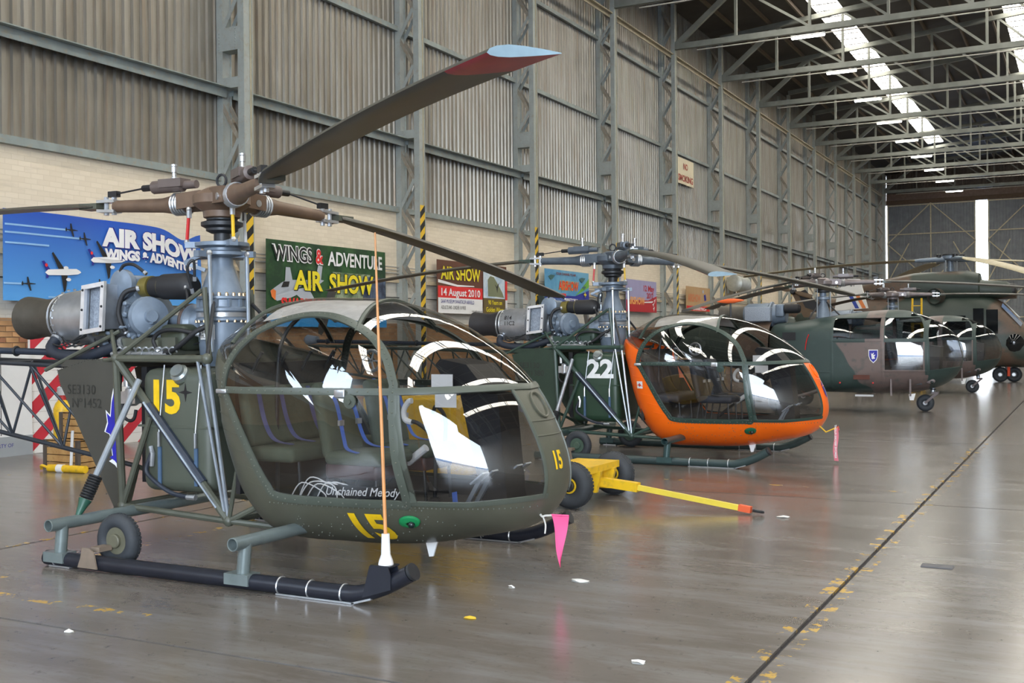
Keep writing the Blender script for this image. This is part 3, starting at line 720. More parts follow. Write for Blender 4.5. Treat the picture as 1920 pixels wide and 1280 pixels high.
    for P, r, m_, rib in hs:
        pp = smooth(P, 8); h = MB().tube(pp, [r*(1.0+(.06 if i % 2 else 0)) if rib else r for i in range(len(pp))], 12).build('hose', mt[m_], root)
        for e3 in (pp[:3], pp[-3:]): MB().tube(e3, r*1.25, 10).build('hose_clip', mt['silver'], h)
    pi = MB()
    for k in range(9):
        x = -.92+k*.075
        pi.tube(smooth([(x, -.33, 1.60), (x+.01, -.36, 1.64), (x+.05, -.35, 1.66), (x+.06, -.32, 1.62)], 4), .008, 6)
    pi.tube([(-.98, -.34, 1.605), (-.35, -.34, 1.605)], .02, 8)
    for k in range(5): pi.tube([(-.9+k*.12, -.34, 1.605), (-.86+k*.12, -.34, 1.605)], .027, 8)
    tag(pi.build('pipe_manifold', mt['silver'], root), kind='stuff')
    wi = MB(); rn = random.Random(5)
    for k in range(16):
        a = V(rn.uniform(-1.8, -.4), rn.uniform(-.27, -.1), rn.uniform(1.68, 1.76)); b = a+V(rn.uniform(.1, .4), rn.uniform(-.05, .05), rn.uniform(-.08, .12))
        wi.tube(smooth([a, (a+b)/2+V(0, -.04, -.05), b], 4), .007, 5)
    tag(wi.build('wiring', mt['dark'], root), kind='stuff')
    pl = MB(); rn = random.Random(9)
    for k in range(26):
        x = rn.uniform(-1.3, -.45); z = rn.uniform(1.70, 2.05); r = rn.uniform(.012, .03); pl.lathe([(0, r), (.05, r), (.06, r*.6)], (x, -.2-rn.random()*.06, z), (rn.uniform(-.3, .3), -1, rn.uniform(-.3, .3)), 8)
    tag(pl.build('fittings', mt['gear'], root), kind='stuff')

def lattice(root, mt):
    def tb(name, a, b, r, m_='green', parent=None): return MB().tube([a, b], r, 8).build(name, mt[m_], parent or root)
    T = .024
    for s in (-1, 1):
        y = .46*s
        A, Bn, Cn, Dn = V(-.80, y, 1.57), V(.30, y*1.25, 1.57), V(.40, y, .31), V(-.74, y, .36)
        tb('frame_tube', A, Bn, .030); tb('frame_tube', A, Dn, .032); tb('frame_tube', A, Cn, .034); tb('frame_tube', Dn, Cn, .026)
        tb('frame_tube', Bn, Cn, .017, 'rod'); tb('frame_tube', Bn+V(-.1, 0, 0), Cn+V(-.03, 0, 0), .014, 'rod'); tb('frame_tube', Cn, V(.62, y*1.2, .95), .018); tb('frame_tube', Cn, V(.85, y*.9, .52), .024); tb('frame_tube', Cn, V(1.15, y*.8, .27), .024)
        tb('frame_tube', A, V(-.03, y*.6, 2.12), .02); tb('frame_tube', V(.05, y*.6, 1.55), V(0, y*.6, 2.14), .022); tb('frame_tube', A, V(-1.05, y*.6, 1.80), .018); tb('frame_tube', A+V(-.85, 0, -.1), V(-.95, y*.6, 1.80), .018)
        tb('frame_tube', Dn, V(-.42, y, 1.1), .024); tb('frame_tube', Bn, V(.05, y*.5, 2.02), .016, 'dark')
        sl = MB(); p, q = A.lerp(Cn, .3), A.lerp(Cn, .78); sl.tube([p, q], .042, 10); sl.build('hose_wrap', mt['navy'], root)
        tb('brake_pipe', A.lerp(Cn, .28)+V(.02, -.05*-s, .0), Cn+V(-.1, -.03, .1), .011, 'rod')
        for q in (A, Bn, Cn, Dn): MB().sphere(q, .045, 10).build('frame_joint', mt['green'], root)
        # rear body panel
        P = [(-1.52, 1.47), (-1.48, 1.33), (-.86, .33), (-.74, .36), (-.78, 1.56), (-1.15, 1.56)]
        pn = MB().prism(P, (0, y*.93, 0), (1, 0, 0), (0, 0, 1), .012*(1)).build('rear_panel', mt['panel'], root, sm=False)
        rv = MB()
        for (x0, z0), (x1, z1) in zip(P, P[1:]+P[:1]):
            for k in range(9): rv.sphere((x0+(x1-x0)*k/9*.97+.015*0, y*.93-.014*(1 if s < 0 else -1)*1, z0+(z1-z0)*k/9), .006, 5)
        tag(rv.build('rivets', mt['panel'], pn), kind='stuff')
        if s < 0:
            yy = y*.93-.017
            for k, t in enumerate(mt['serial']): put_text('serial_text', t, mt['stencil'], pn, lambda u, v, k=k: V(-1.40+u+.05*k, yy, 1.27-.115*k+v), size=.115, bold=.0)
            if mt.get('crest'):
                sh = [(-.05, 0), (-.09, .2), (-.16, .22), (-.12, .3), (-.14, .40), (-.08, .36), (-.06, .5), (-.02, .62), (.0, .4), (.10, .42), (.06, .30), (.09, .16), (.04, .18), (.03, .04), (.06, -.12), (-.02, -.05), (-.10, -.02)]
                for f, m_, o_ in ((1.15, 'white', .018), (1.0, 'blue', .019)): poly_print('crest', [((p[0]+.02)*f*.75-.02, (p[1]-.22)*f*.88+.22) for p in sh], mt[m_], pn, lambda u, v, o_=o_: V(-.82+u, y*.93-o_, .74+v))
    MB().bx(-1.5, -.78, -.42, .42, 1.50, 1.56).build('platform', mt['panel'], root, sm=False)
    tb('frame_tube', V(-.8, -.46, 1.57), V(-.8, .46, 1.57), .03); tb('frame_tube', V(-.74, -.46, .36), V(-.74, .46, .36), .026); tb('frame_tube', V(.40, -.46, .31), V(.40, .46, .31), .026); tb('frame_tube', V(-.8, -.46, 1.57), V(.4, .46, 1.57), .02)
    # tail boom: two upper longerons, one lower, bracing
    U0 = [V(-1.55, -.30, 1.50), V(-1.55, .30, 1.50)]; L0 = V(-1.05, 0, .62); U1 = [V(-5.6, -.12, 1.62), V(-5.6, .12, 1.62)]; L1 = V(-5.6, 0, 1.25)
    b = 'boom_tube'
    for a, c in zip(U0, U1): tb(b, a, c, .020, 'boom')
    tb(b, L0, L1, .022, 'boom'); tb(b, U0[0], V(-.8, -.46, 1.57), .02); tb(b, U0[1], V(-.8, .46, 1.57), .02); tb(b, L0, V(-.74, -.4, .36), .02); tb(b, L0, V(-.74, .4, .36), .02)
    n = 7; f = [0, .13, .28, .43, .57, .71, .85, 1.0]
    for i in range(n):
        for s in (0, 1):
            a0, a1 = U0[s].lerp(U1[s], f[i]), U0[s].lerp(U1[s], f[i+1]); l = L0.lerp(L1, (f[i]+f[i+1])/2); l0 = L0.lerp(L1, f[i]); 
            tb(b, a0, l, .013, 'boom'); tb(b, l, a1, .013, 'boom')
        tb(b, U0[0].lerp(U1[0], f[i]), U0[1].lerp(U1[1], f[i]), .011, 'boom'); tb(b, U0[0].lerp(U1[0], f[i]), U0[1].lerp(U1[1], f[i+1]), .010, 'boom')
    MB().tube([(-1.3, 0, 1.60), (-5.6, 0, 1.70)], .032, 10).build('tail_drive_shaft', mt['navy'], root)
    for i in range(5): MB().torus((-1.7-i*.9, 0, 1.61+i*.021), (1, 0, 0), .035, .016, 14, 6).build('shaft_bearing', mt['dark'], root)
    # tail rotor, guard, stabiliser
    MB().lathe([(-.1, .06), (.1, .09), (.16, .05)], (-5.6, 0, 1.72), (-1, 0, 0), 16).build('tail_gearbox', mt['gear'], root)
    MB().tube([(-5.65, 0, 1.72), (-5.65, .22, 1.72)], .03, 10).build('tail_rotor_shaft', mt['gear'], root)
    for k in range(2):
        a = math.radians(70+180*k); me = blade_mesh(.1, .9, .16, 0, .02, .1, .05, 6).mesh('tail_rotor_blade', [mt['blade']]); o = link('tail_rotor_blade', me, root, (-5.65, .22, 1.72)); o.rotation_euler = (PI/2, -a, 0)
    MB().tube(smooth([(-5.6, 0, 1.3), (-6.1, 0, .85), (-6.3, 0, 1.0), (-6.35, 0, 1.3)], 6), .02, 8).build('tail_guard', mt['boom'], root)
    for s in (-1, 1): MB().rbox((-4.3, s*.62, 1.62), (.34, .9, .03), .012).build('stabiliser', mt['green'], root)

def fuel_tank(root, mt, number):
    t = MB().rbox((-.18, 0, .99), (.76, .88, 1.0), .10, seg=4).build('fuel_tank', mt['tank'], root)
    for x in (-.18,): MB().bx(-.575, .21, -.446, .446, 1.015, 1.03).build('tank_seam', mt['tank'], t, sm=False)
    for x in (-.33, .06):
        MB().tube([(x+.08, -.47, 1.52), (x, -.455, 1.0), (x, -.455, .86)], .006, 6).build('tank_cable', mt['silver'], t)
        MB().bx(x-.016, x+.016, -.458, -.444, .56, .86).build('tank_strap', mt['strap'], t, sm=False)
        MB().tube([(x, -.46, .86), (x, -.46, .98)], .012, 8).build('turnbuckle', mt['silver'], t)
    c = MB().lathe([(0, .075), (.05, .075), (.065, .055), (.09, .055)], (-.13, -.40, 1.43), (.1, -.8, .55), 20).build('filler_cap', mt['cap'], t)
    MB().lathe([(-.02, .085), (.03, .08)], (-.12, -.39, 1.42), (.1, -.8, .55), 20).build('filler_neck', mt['tank'], c)
    put_text('number', number, mt['num'], t, lambda u, v: V(mt['numx']+u, -.4435, 1.14+v), size=.36, bold=.014, width=mt['numw'])
    st = [(math.cos(PI/2*k/1+PI/4*0)*(.07), math.sin(PI/2*k)*.07) for k in range(4)]
    star = []
    for k in range(8):
        r = .075 if k % 2 == 0 else .02; star.append((r*math.cos(PI/4*k), r*math.sin(PI/4*k)))
    if mt.get('star'): poly_print('star_mark', star, mt['black'], t, lambda u, v: V(-.055+u, -.4435, 1.30+v))
    MB().bx(-.62, -.56, -.36, .36, .55, 1.5).build('firewall', mt['black'], root, sm=False)
    # filters and valves left of the tank
    f = MB().lathe([(0, .03), (.02, .055), (.14, .055), (.16, .03)], (-.66, -.42, 1.18), n=16).bx(-.74, -.58, -.47, -.38, 1.20, 1.30).build('fuel_filter', mt['silver'], root)
    MB().lathe([(0, .026), (.09, .03), (.12, .02)], (-.72, -.42, 1.34), n=12).build('pressure_valve', mt['silver'], root)
    MB().tube(smooth([(-.72, -.43, 1.3), (-.75, -.45, 1.15), (-.70, -.45, 1.07), (-.62, -.45, 1.07), (-.60, -.44, 1.15)], 5), .014, 8).build('fuel_hose', mt['rubber'], root)
    MB().tube(smooth([(-.40, -.46, .82), (-.46, -.47, .68), (-.40, -.47, .60), (-.2, -.47, .50), (0, -.46, .47)], 6), .018, 8).build('fuel_hose', mt['rubber2'], root)
    MB().tube([(-.42, -.46, .86), (-.40, -.46, .80), (-.41, -.46, .70)], .02, 8).build('hose_end', mt['silver'], root); MB().tube([(-.03, -.46, .47), (.06, -.46, .47)], .022, 8).build('hose_end', mt['silver'], root)

def skids(root, mt, antenna):
    for s in (-1, 1):
        y = 1.17*s
        P = smooth([(-.78, y, .06), (-.3, y, .06), (.6, y, .06), (1.5, y, .06), (2.0, y, .06), (2.16, y, .075), (2.34, y, .135), (2.53, y, .235)], 6)
        sk = MB().tube(P, .056, 14).build('landing_skid', mt['skid'], root)
        for x in (-.66, 1.5, 1.75, 2.02): MB().torus((x, y, .06), (1, 0, 0), .058, .006, 18, 6).build('wear_clip', mt['silver'], sk)
        MB().bar((1.48, y, .008), (2.12, y, .008), .08, .012).bar((2.10, y, .008), (2.25, y, .05), .08, .012).build('wear_plate', mt['silver'], sk, sm=False); MB().bar((-.72, y, .008), (-.5, y, .008), .08, .012).build('wear_plate', mt['silver'], sk, sm=False)
        tb = MB().lathe([(0, .05), (.01, .058), (.03, .058)], P[-1], (.88, 0, .47), 14).build('end_cap', mt['dark'], sk)
        for x in (-.64, 1.16):
            MB().tube([(x, y, .06), (x+.03, y+.0, .33)], .047, 12).build('skid_leg', mt['leg'], root)
            ft = MB().bx(x-.11, x+.10, y-.066, y+.066, .04, .115); ft.build('leg_foot', mt['leg'], root, sm=False)
        if s < 0:
            br = MB()
            for q in (-.05, .05) if antenna else (): br.prism([(2.20, .06), (2.42, .13), (2.42, .22), (2.40, .27), (2.26, .27)], (0, y+q-.004, 0), (1, 0, 0), (0, 0, 1), .008)
            br.bx(2.26, 2.41, y-.055, y+.055, .265, .275)
            if antenna:
                br.build('antenna_bracket', mt['skid'], sk, sm=False)
                an = MB().tube([(2.345, y, .275), (2.345, y, .30), (2.345, y, .34), (2.344, y, .47)], [.05, .045, .03, .026], 14).build('antenna_base', mt['white'], sk)
        if s < 0 and antenna:
            MB().tube([(2.344, y, .46), (2.31, y, 1.5), (2.284, y, 2.39)], [.012, .010, .006], 8).build('whip_antenna', mt['orange'], root)
        # shock strut
        a, bq = V(-.50, .50*s, 1.40), V(-.62, 1.02*s, .36)
        d = (bq-a)
        ss = MB().tube([a, a+d*.72], .026, 10).build('shock_strut', mt['rod'], root)
        cl = MB()
        for k in range(9): cl.torus(a+d*(.72+.018*k), d, .046, .009, 18, 6)
        tag(cl.build('strut_spring', mt['dark'], ss), kind='stuff')
        MB().tube([a+d*.88, a+d*.93, a+d*1.0], [.052, .035, .02], 12).build('strut_collar', mt['strutg'], ss)
        # ground handling wheel
        wheel('ground_wheel', root, (-.20, 1.0*s, .205), .205, .056, (0, 1, 0), mt['tyre'], mt['rim'], mt['rim'])
        MB().prism([(-.37, .03), (-.17, .03), (-.20, .15), (-.25, .18), (-.32, .18), (-.34, .10)], (0, y+.062*s+(.012 if s > 0 else 0), 0), (1, 0, 0), (0, 0, 1), .012).bx(-.31, -.22, min(y, y-.12*s), max(y, y-.12*s), .14, .175).build('wheel_bracket', mt['bracket'], root, sm=False)
    for x, z in ((-.61, .33), (1.19, .33)):
        c = MB().tube([(x, -1.30, z), (x, 1.30, z)], .047, 14, cap=False).tube([(x, -1.30, z), (x, 1.30, z)], .040, 14, cap=False)
        for q in (-1.30, 1.30): c.torus((x, q, z), (0, 1, 0), .0435, .004, 14, 6)
        c.build('cross_tube', mt['leg'], root)

def cabin(root, mt, number):
    B = ALO
    # painted skin
    ts = [13.5-i*1.5 for i in range(int((13.5+208)/1.5)+1)]
    sh = MB()
    for side in (-1, 1):
        rows = []
        for t in ts:
            tt = (t+180) % 360-180
            k0 = boundary_k(B, tt)
            if tt > -25 and tt < 14:
                kn = nose_k(B, tt); k0 = kn if k0 is None else min(k0, kn)
                if tt < -17: k0 = boundary_k(B, tt) or kn; k0 = min(k0, kn)
            if k0 is None: k0 = 1.0
            rows.append([B.at(tt, k0+(1-k0)*math.sin(j/9*PI/2), side) for j in range(10)])
        sh.grid(rows)
    sh = sh.build('cabin_shell', mt['shell'], root, ang=60)
    li = MB()
    for side in (-1, 1):
        rows = []
        for t in ts:
            tt = (t+180) % 360-180; k0 = boundary_k(B, tt)
            if k0 is None or tt > -12: continue
            k0 = min(.985, k0+.01); rows.append([B.at(tt, k0+(.985-k0)*j/6, side, -.02) for j in range(7)])
        if rows: li.grid([r for r in rows])
    li.build('cabin_liner', mt['liner'], sh, ang=60)
    # glazing
    panes = {}
    def cls(p):
        x, z = p.x, p.z; s = 'n' if p.y < 0 else 'f'
        if z >= 1.34:
            inarch = False
            if .6 < x < 2.1:
                for (x0, z0), (x1, z1) in zip(ARCH, ARCH[1:]):
                    if x0 <= x <= x1 and z <= z0+(z1-z0)*(x-x0)/(x1-x0): inarch = True
            if inarch: return ('door_window', s+'u')
            return ('roof_window', '') if x < 1.62 else ('windshield', '')
        return ('door_window', s+'l') if x < 2.12+(1.34-z)*.1 else ('front_window', s)
    NT, NK = 240, 30
    for side in (-1, 1):
        for i in range(NT):
            t0, t1 = -180+360*i/NT, -180+360*(i+1)/NT
            def kmax(t):
                t = (t+180) % 360-180; k0 = boundary_k(B, t)
                if k0 is None: k0 = 1.0
                if -25 < t < 13.5: k0 = min(k0, nose_k(B, t))
                return k0
            ka, kb = kmax(t0+1e-4), kmax(t1-1e-4)
            for j in range(NK):
                u0, u1 = math.sin(j/NK*PI/2), math.sin((j+1)/NK*PI/2)
                q = [B.at((t0+180) % 360-180, ka*u0, side), B.at((t1+180) % 360-180, kb*u0, side), B.at((t1+180) % 360-180, kb*u1, side), B.at((t0+180) % 360-180, ka*u1, side)]
                c = (q[0]+q[1]+q[2]+q[3])/4; panes.setdefault(cls(c), MB()).add(q if j else [q[0], q[2], q[3]], [(0, 1, 2, 3)] if j else [(0, 1, 2)])
    doors = {}
    for side, s in ((-1, 'n'), (1, 'f')):
        f = MB(); path = smooth([(x, z, 0) for x, z in ARCH+LOW], 5, True); loop = [B.xz(p.x, p.y, side) for p in path]
        B.ribbon(f, loop, .062, .010, .016, closed=True)
        B.ribbon(f, [B.xz(x, 1.345, side) for x in [.64+.073*i for i in range(21)]], .05, .011, .014)
        d = f.build('door', mt['frame'], root, ang=50); doors[s] = d
        for hx, hz, hd in ((.62, 1.335, (.10, .03, .035)), (1.72, 1.33, (.09, .02, .06))): MB().rbox(B.xz(hx, hz, side, .025), hd, .009).build('door_handle', mt['silver'], d)
        lh = MB().lathe([(0, .05), (.012, .05), (.014, .02), (.03, .02)], B.xz(1.80, 1.28, side, .008), (0, side, 0), 16); lh.build('door_lock', mt['frame'], d)
        rv = MB()
        for i in range(0, len(loop), 1):
            p = loop[i]; rv.sphere(p+B.normal(p)*.014, .0065, 5)
        for i in range(18): p = B.xz(.68+.078*i, 1.345, side); rv.sphere(p+B.normal(p)*.014, .0065, 5)
        tag(rv.build('door_rivets', mt['rivet'], d), kind='stuff')
    fr = MB()
    for side in (-1, 1):
        B.ribbon(fr, [B.xz(x, z, side) for x, z in ((2.12, 1.37), (2.155, 1.15), (2.20, .9), (2.235, .60))], .05, .012, .014)
        B.ribbon(fr, [B.xz(x, .585+(max(0, x-2.6)*.09), side) for x in [2.2+.035*i for i in range(24)]], .04)
        B.ribbon(fr, [B.xz(2.1+(2.80-2.1)*i/24, 1.345+.02*i/24, side) for i in range(25)], .05, .012, .014)
        B.ribbon(fr, [B.at(-20+34*i/20, nose_k(B, -20+34*i/20), side) for i in range(21)], .025, .008, .01)
    fr = fr.build('windshield_frame', mt['frame'], root, ang=50)
    rv = MB()
    for side in (-1, 1):
        for i in range(26):
            for q in (-.012,): p = B.xz(2.2+.03*i, .555, side); rv.sphere(p+B.normal(p)*.004, .006, 5)
        for i in range(30): p = B.xz(1.05+.042*i, .535, side); rv.sphere(p+B.normal(p)*.003, .006, 5)
        for k in range(60): p = B.xz(1.2+1.3*random.random(), .25+.25*random.random(), side); rv.sphere(p+B.normal(p)*.002, .005, 5)
    tag(rv.build('skin_rivets', mt['rivet'], fr), kind='stuff')
    hp = MB(); B.ribbon(hp, [B.drop(1.62+.25*(y*y), y) for y in [-.56+.07*i for i in range(17)]], .035, .012, .02)
    hp.build('roof_hoop', mt['frame'], root)
    sc_ = MB(); sc_.grid([[B.drop(x+.12*y*y, y, True, -.02) for y in [-.46+.092*i for i in range(11)]] for x in [.72+.09*i for i in range(11)]]); sc_.build('sun_curtain', mt['curtain'], root)
    hp = MB(); B.ribbon(hp, [B.drop(.60+.15*(.6-abs(y)), y) for y in [-.62+.0775*i for i in range(17)]], .035, .012, .02); hp.build('roof_hoop', mt['frame'], root)
    for (n, k), b in panes.items():
        par = doors.get(k[0]) if n == 'door_window' else root
        b.build(n, mt['glass'], par, ang=60)
    # rear skin joints
    for i in range(8):
        z = .52+i*.125; xe = None
        sj = MB()
        poly = [(1.11, .585), (.895, .845), (.738, 1.112), (.62, 1.33), (.60, 1.56)]
        xb = .6
        for (x0, z0), (x1, z1) in zip(poly, poly[1:]):
            if z0 <= z <= z1: xb = x0+(x1-x0)*(z-z0)/(z1-z0)
        pts = []
        for q in range(8):
            x = xb-.03-(.20)*q/7; pts.append(B.xz(x, z+.03*q/7, -1))
        B.ribbon(sj, pts, .008, .004, .004); sj.build('skin_joint', mt['shell'], sh)
    # nose plate details
    def nose(u, v, off=.004):   # u across (+ towards the far side), v = height
        t = 13.0-(1.36-v)/(1.36-.55)*34
        lo, hi = -35., 16.
        for _ in range(40):
            t = (lo+hi)/2; k = (1-(u/B.W)**2)**(1/B.ex(t)); p = B.at(t, k, 1 if u >= 0 else -1)
            if p.z < v: lo = t
            else: hi = t
        return p+B.normal(p)*off
    ov = MB(); lp = [nose(.0+.085*math.cos(a)*(1 if abs(math.cos(a)) < .9 else .97), 1.235+.085*math.sin(a)) for a in [2*PI*i/28 for i in range(28)]]
    B.ribbon(ov, lp, .018, .008, .012, closed=True); ov.build('access_panel', mt['shell'], sh)
    for v in (1.13, 1.03):
        sj = MB(); B.ribbon(sj, [nose(-.19+.0475*i, v, 0) for i in range(9)], .010, .005, .006); sj.build('skin_joint', mt['shell'], sh)
    if mt.get('nose_no'): put_text('number', number, mt['num'], sh, lambda u, v: nose(-.045+u-.05, .80+v), size=.17, bold=.006, width=.10, sub=.03)
    if mt.get('badge'):
        poly_print('badge', [(.04*math.cos(2*PI*i/20), .10*math.sin(2*PI*i/20)) for i in range(20)], mt['badge'], sh, lambda u, v: nose(u, .98+v, .006))
    # belly number, lamp, fin
    if mt.get('belly_no'):
        def bel(u, v):
            z = .295+v*.78; x = 1.70+u+(.25-v)*.05
            return B.xz(x, z, -1, .006)
        put_text('number', number, mt['num'], sh, bel, size=.36, bold=.012, width=.27, sub=.03)
    c = B.xz(2.15, .45, -1); n = B.normal(c)
    e1 = V(1, 0, 0)-n*n.x; e1.normalize(); e2 = n.cross(e1)
    lp = MB(); R_, ring = .07, []
    for rr, hh in ((1.0, .004), (.92, .02), (.55, .03), (.3, .03)):
        ring.append([c+e1*(math.cos(a)*R_*rr*(1.25 if math.cos(a) < 0 else 1.05))+e2*(math.sin(a)*R_*rr*.85)+n*hh for a in [2*PI*i/24 for i in range(25)]])
    lp.grid(ring); lp = lp.build('lamp_fairing', mt['lampc'], sh)
    MB().sphere(c+n*.035+e1*.015, .026, 12).build('navigation_lamp', mt['lens'], lp)
    c = B.xz(2.0, .21, -1); MB().prism([(0, 0), (.10, 0), (.065, -.11), (.03, -.115)], c+V(0, 0, .02), (1, 0, 0), (0, 0, 1), .015).build('drain_fin', mt['white'], sh, sm=False)
    if mt.get('redcross'):
        b = MB(); G = [[B.xz(.52+.1*i/3+.06, 1.0+.1*j/3, -1, .004) for j in range(4)] for i in range(4)]; b.grid(G); b.build('first_aid_mark', mt['white'], sh)
        for (a0, a1, b0, b1) in ((.025, .075, .042, .058), (.042, .058, .025, .075)):
            b = MB(); b.grid([[B.xz(.58+a, 1.0+q, -1, .006) for q in (b0, b1)] for a in (a0, a1)]); b.build('first_aid_cross', mt['red'], sh)

def cockpit(root, mt):
    B = ALO
    fl = MB()
    xs = [.72+.1*i for i in range(22)]
    def hw(x): return max(.05, abs(B.xz(x, .47, -1).y)-.04)
    fl.add([(x, -hw(x), .46) for x in xs]+[(x, hw(x), .46) for x in xs], [(i, i+1, len(xs)+i+1, len(xs)+i) for i in range(len(xs)-1)]); fl.build('cabin_floor', mt['floor'], root)
    MB().bx(.60, .64, -.60, .60, .55, 1.54).build('bulkhead', mt['black'], root, sm=False)
    bh = MB()
    for y in (-.45, -.15, .15, .45): bh.tube(smooth([(.60, y, .6), (.61, y, 1.35), (.66, y, 1.50), (.74, y, 1.62)], 5), .014, 8)
    bh.tube([(.60, -.62, 1.50), (.60, .62, 1.50)], .014, 8); bh.build('bulkhead_frame', mt['dark'], root)
    tr = MB().tube(smooth([(.75, -.30, .5), (.76, -.30, 1.4), (.82, -.28, 1.75), (1.0, -.2, 1.95)], 6), .016, 8).build('roof_post', mt['dark'], root)
    # rear bench
    rb = MB().rbox((.93, 0, .86), (.46, 1.24, .11), .04).rbox((.70, 0, 1.13), (.10, 1.24, .46), .04, Matrix.Rotation(-.15, 3, 'Y')).build('rear_bench', mt['seat'], root)
    for y in (-.5, 0, .5):
        MB().tube([(1.12, y, .82), (1.14, y, .47)], .013, 8).build('bench_leg', mt['dark'], rb)
    def belt(P, w, m_, par, side=V(0, 1, 0)):
        pp = smooth(P, 5); b = MB(); b.grid([[p-side*w/2, p+side*w/2] for p in pp]); b.grid([[p-side*w/2-V(0, 0, .004), p+side*w/2-V(0, 0, .004)] for p in pp]); return b.build('seat_belt', mt[m_], par)
    for y in (-.48, -.22, .12): belt([(.72, y, 1.34), (.80, y-.02, 1.10), (.86, y+.02, .96), (1.0, y+.06, .925)], .05, 'belt2', rb)
    for yy in (-.34, .30):
        st = MB().rbox((1.64, yy, .85), (.50, .46, .10), .045).rbox((1.36, yy, 1.12), (.09, .44, .56), .04, Matrix.Rotation(-.20, 3, 'Y')).build('front_seat', mt['seat'], root)
        if mt.get('seatskirt'): MB().rbox((1.62, yy, .76), (.46, .42, .12), .03).build('seat_pan', mt['leather'], st)
        for dx in (-.2, .2):
            for dy in (-.18, .18): MB().tube([(1.62+dx, yy+dy, .80), (1.60+dx*1.2, yy+dy, .46)], .013, 8).build('seat_leg', mt['dark'], st)
        for dy in (-.10, .10):
            belt([(1.31, yy+dy, 1.40), (1.42, yy+dy, 1.25), (1.50, yy+dy*1.2, 1.0), (1.56, yy+dy*1.6, .92), (1.70, yy+dy*2.2, .90)], .045, 'belt', st)
            MB().box((1.47, yy+dy*1.1, 1.10), (.02, .055, .04)).build('buckle', mt['silver'], st)
    if mt.get('belts'):
        for k, P in enumerate(([(1.7, -.45, .55), (1.9, -.5, .50), (2.05, -.52, .475)], [(2.25, -.15, .6), (2.3, -.2, .5), (2.4, -.22, .475)], [(2.1, -.3, .47), (2.25, -.36, .48), (2.35, -.4, .47)])): belt(P, .07, 'belt', root)
    # instrument pedestal and hood
    ip = MB().prism([(2.42, .47), (2.62, .47), (2.54, 1.30), (2.22, 1.34)], (0, -.02, 0), (1, 0, 0), (0, 0, 1), -.3).build('instrument_pedestal', mt['black'], root, sm=False)
    MB().prism([(2.08, 1.52), (2.12, 1.56), (2.34, 1.52), (2.50, 1.34), (2.20, 1.32)], (0, -.12, 0), (1, 0, 0), (0, 0, 1), -.44).build('glare_shield', mt['black'], ip, sm=False)
    for k in range(6):
        MB().lathe([(0, .05), (-.012, .05)], (2.20+.0*k, .0+.09*(k % 3), 1.44-.10*(k//3)), (1, 0, .2), 14).build('gauge', mt['dark'], ip)
    for x, z, m_ in ((2.16, 1.40, 'white'), (2.19, 1.26, 'white')): MB().box((x, -.16, z), (.18, .004, .10), Matrix.Rotation(.0, 3, 'X')).build('checklist', mt[m_], ip)
    # cyclic sticks, collective, pedals
    for yy in (0.0,):
        cs = MB().tube(smooth([(2.05, yy-.1, .47), (2.06, yy-.1, .85), (2.02, yy-.1, 1.0), (1.92, yy-.1, 1.08), (1.84, yy-.1, 1.10)], 6), .016, 10).build('cyclic_stick', mt['black'], root)
        MB().tube(smooth([(1.86, yy-.1, 1.09), (1.80, yy-.1, 1.11), (1.79, yy-.1, 1.18), (1.83, yy-.1, 1.24), (1.86, yy-.1, 1.25)], 4), .022, 10).build('grip', mt['white'], cs)
        MB().lathe([(0, .07), (.05, .06), (.08, .03)], (2.05, yy-.1, .465), n=14).build('boot', mt['rubber'], cs)
    cl = MB().tube([(1.55, -.03, .60), (1.78, -.04, .78)], .02, 8).build('collective_lever', mt['dark'], root); MB().tube([(1.78, -.04, .78), (1.95, -.05, .90)], .03, 10).build('grip', mt['white'], cl)
    for yy in (-.30, -.16, .22, .36):
        p = MB().bar((2.42, yy, .50), (2.55, yy, .72), .03, .03).bar((2.52, yy-.05, .70), (2.62, yy-.05, .78), .09, .012).build('pedal', mt['rod'], root)
        MB().lathe([(0, .045), (.02, .03), (.04, .045), (.06, .03), (.08, .04)], (2.43, yy, .46), n=12).build('boot', mt['rubber'], p)
    vt = MB().lathe([(0, .085), (.02, .085)], (.98, .66, 1.53), (0, -1, 0), 24, cap=False).torus((.98, .65, 1.53), (0, 1, 0), .085, .016, 24, 8)
    for k in range(5):
        a = 2*PI*k/5; vt.bar((.98, .645, 1.53), (.98+.08*math.cos(a), .645, 1.53+.08*math.sin(a)), .01, .012)
    vt.build('air_vent', mt['silver'], root)
    if mt.get('script'):
        bx = MB().bx(1.25, 2.0, -.55, -.53, .47, .66).build('seat_box', mt['black'], root, sm=False)
        put_text('script_text', mt['script'], mt['white'], bx, lambda u, v: V(1.40+u, -.556, .585+v+.03*u), size=.085, shear=.3, bold=.0008)
        wr = MB(); rn = random.Random(2)
        for k in range(9): 
            c = V(1.2+.25*rn.random(), -.58+.06*rn.random(), .52); wr.tube(smooth([c+V(-.12, 0, 0), c+V(0, 0, .1+.1*rn.random()), c+V(.2, .02, .03+.1*rn.random()), c+V(.35*rn.random(), 0, -.03)], 6), .005, 5)
        tag(wr.build('cable_tangle', mt['white'], root), kind='stuff')

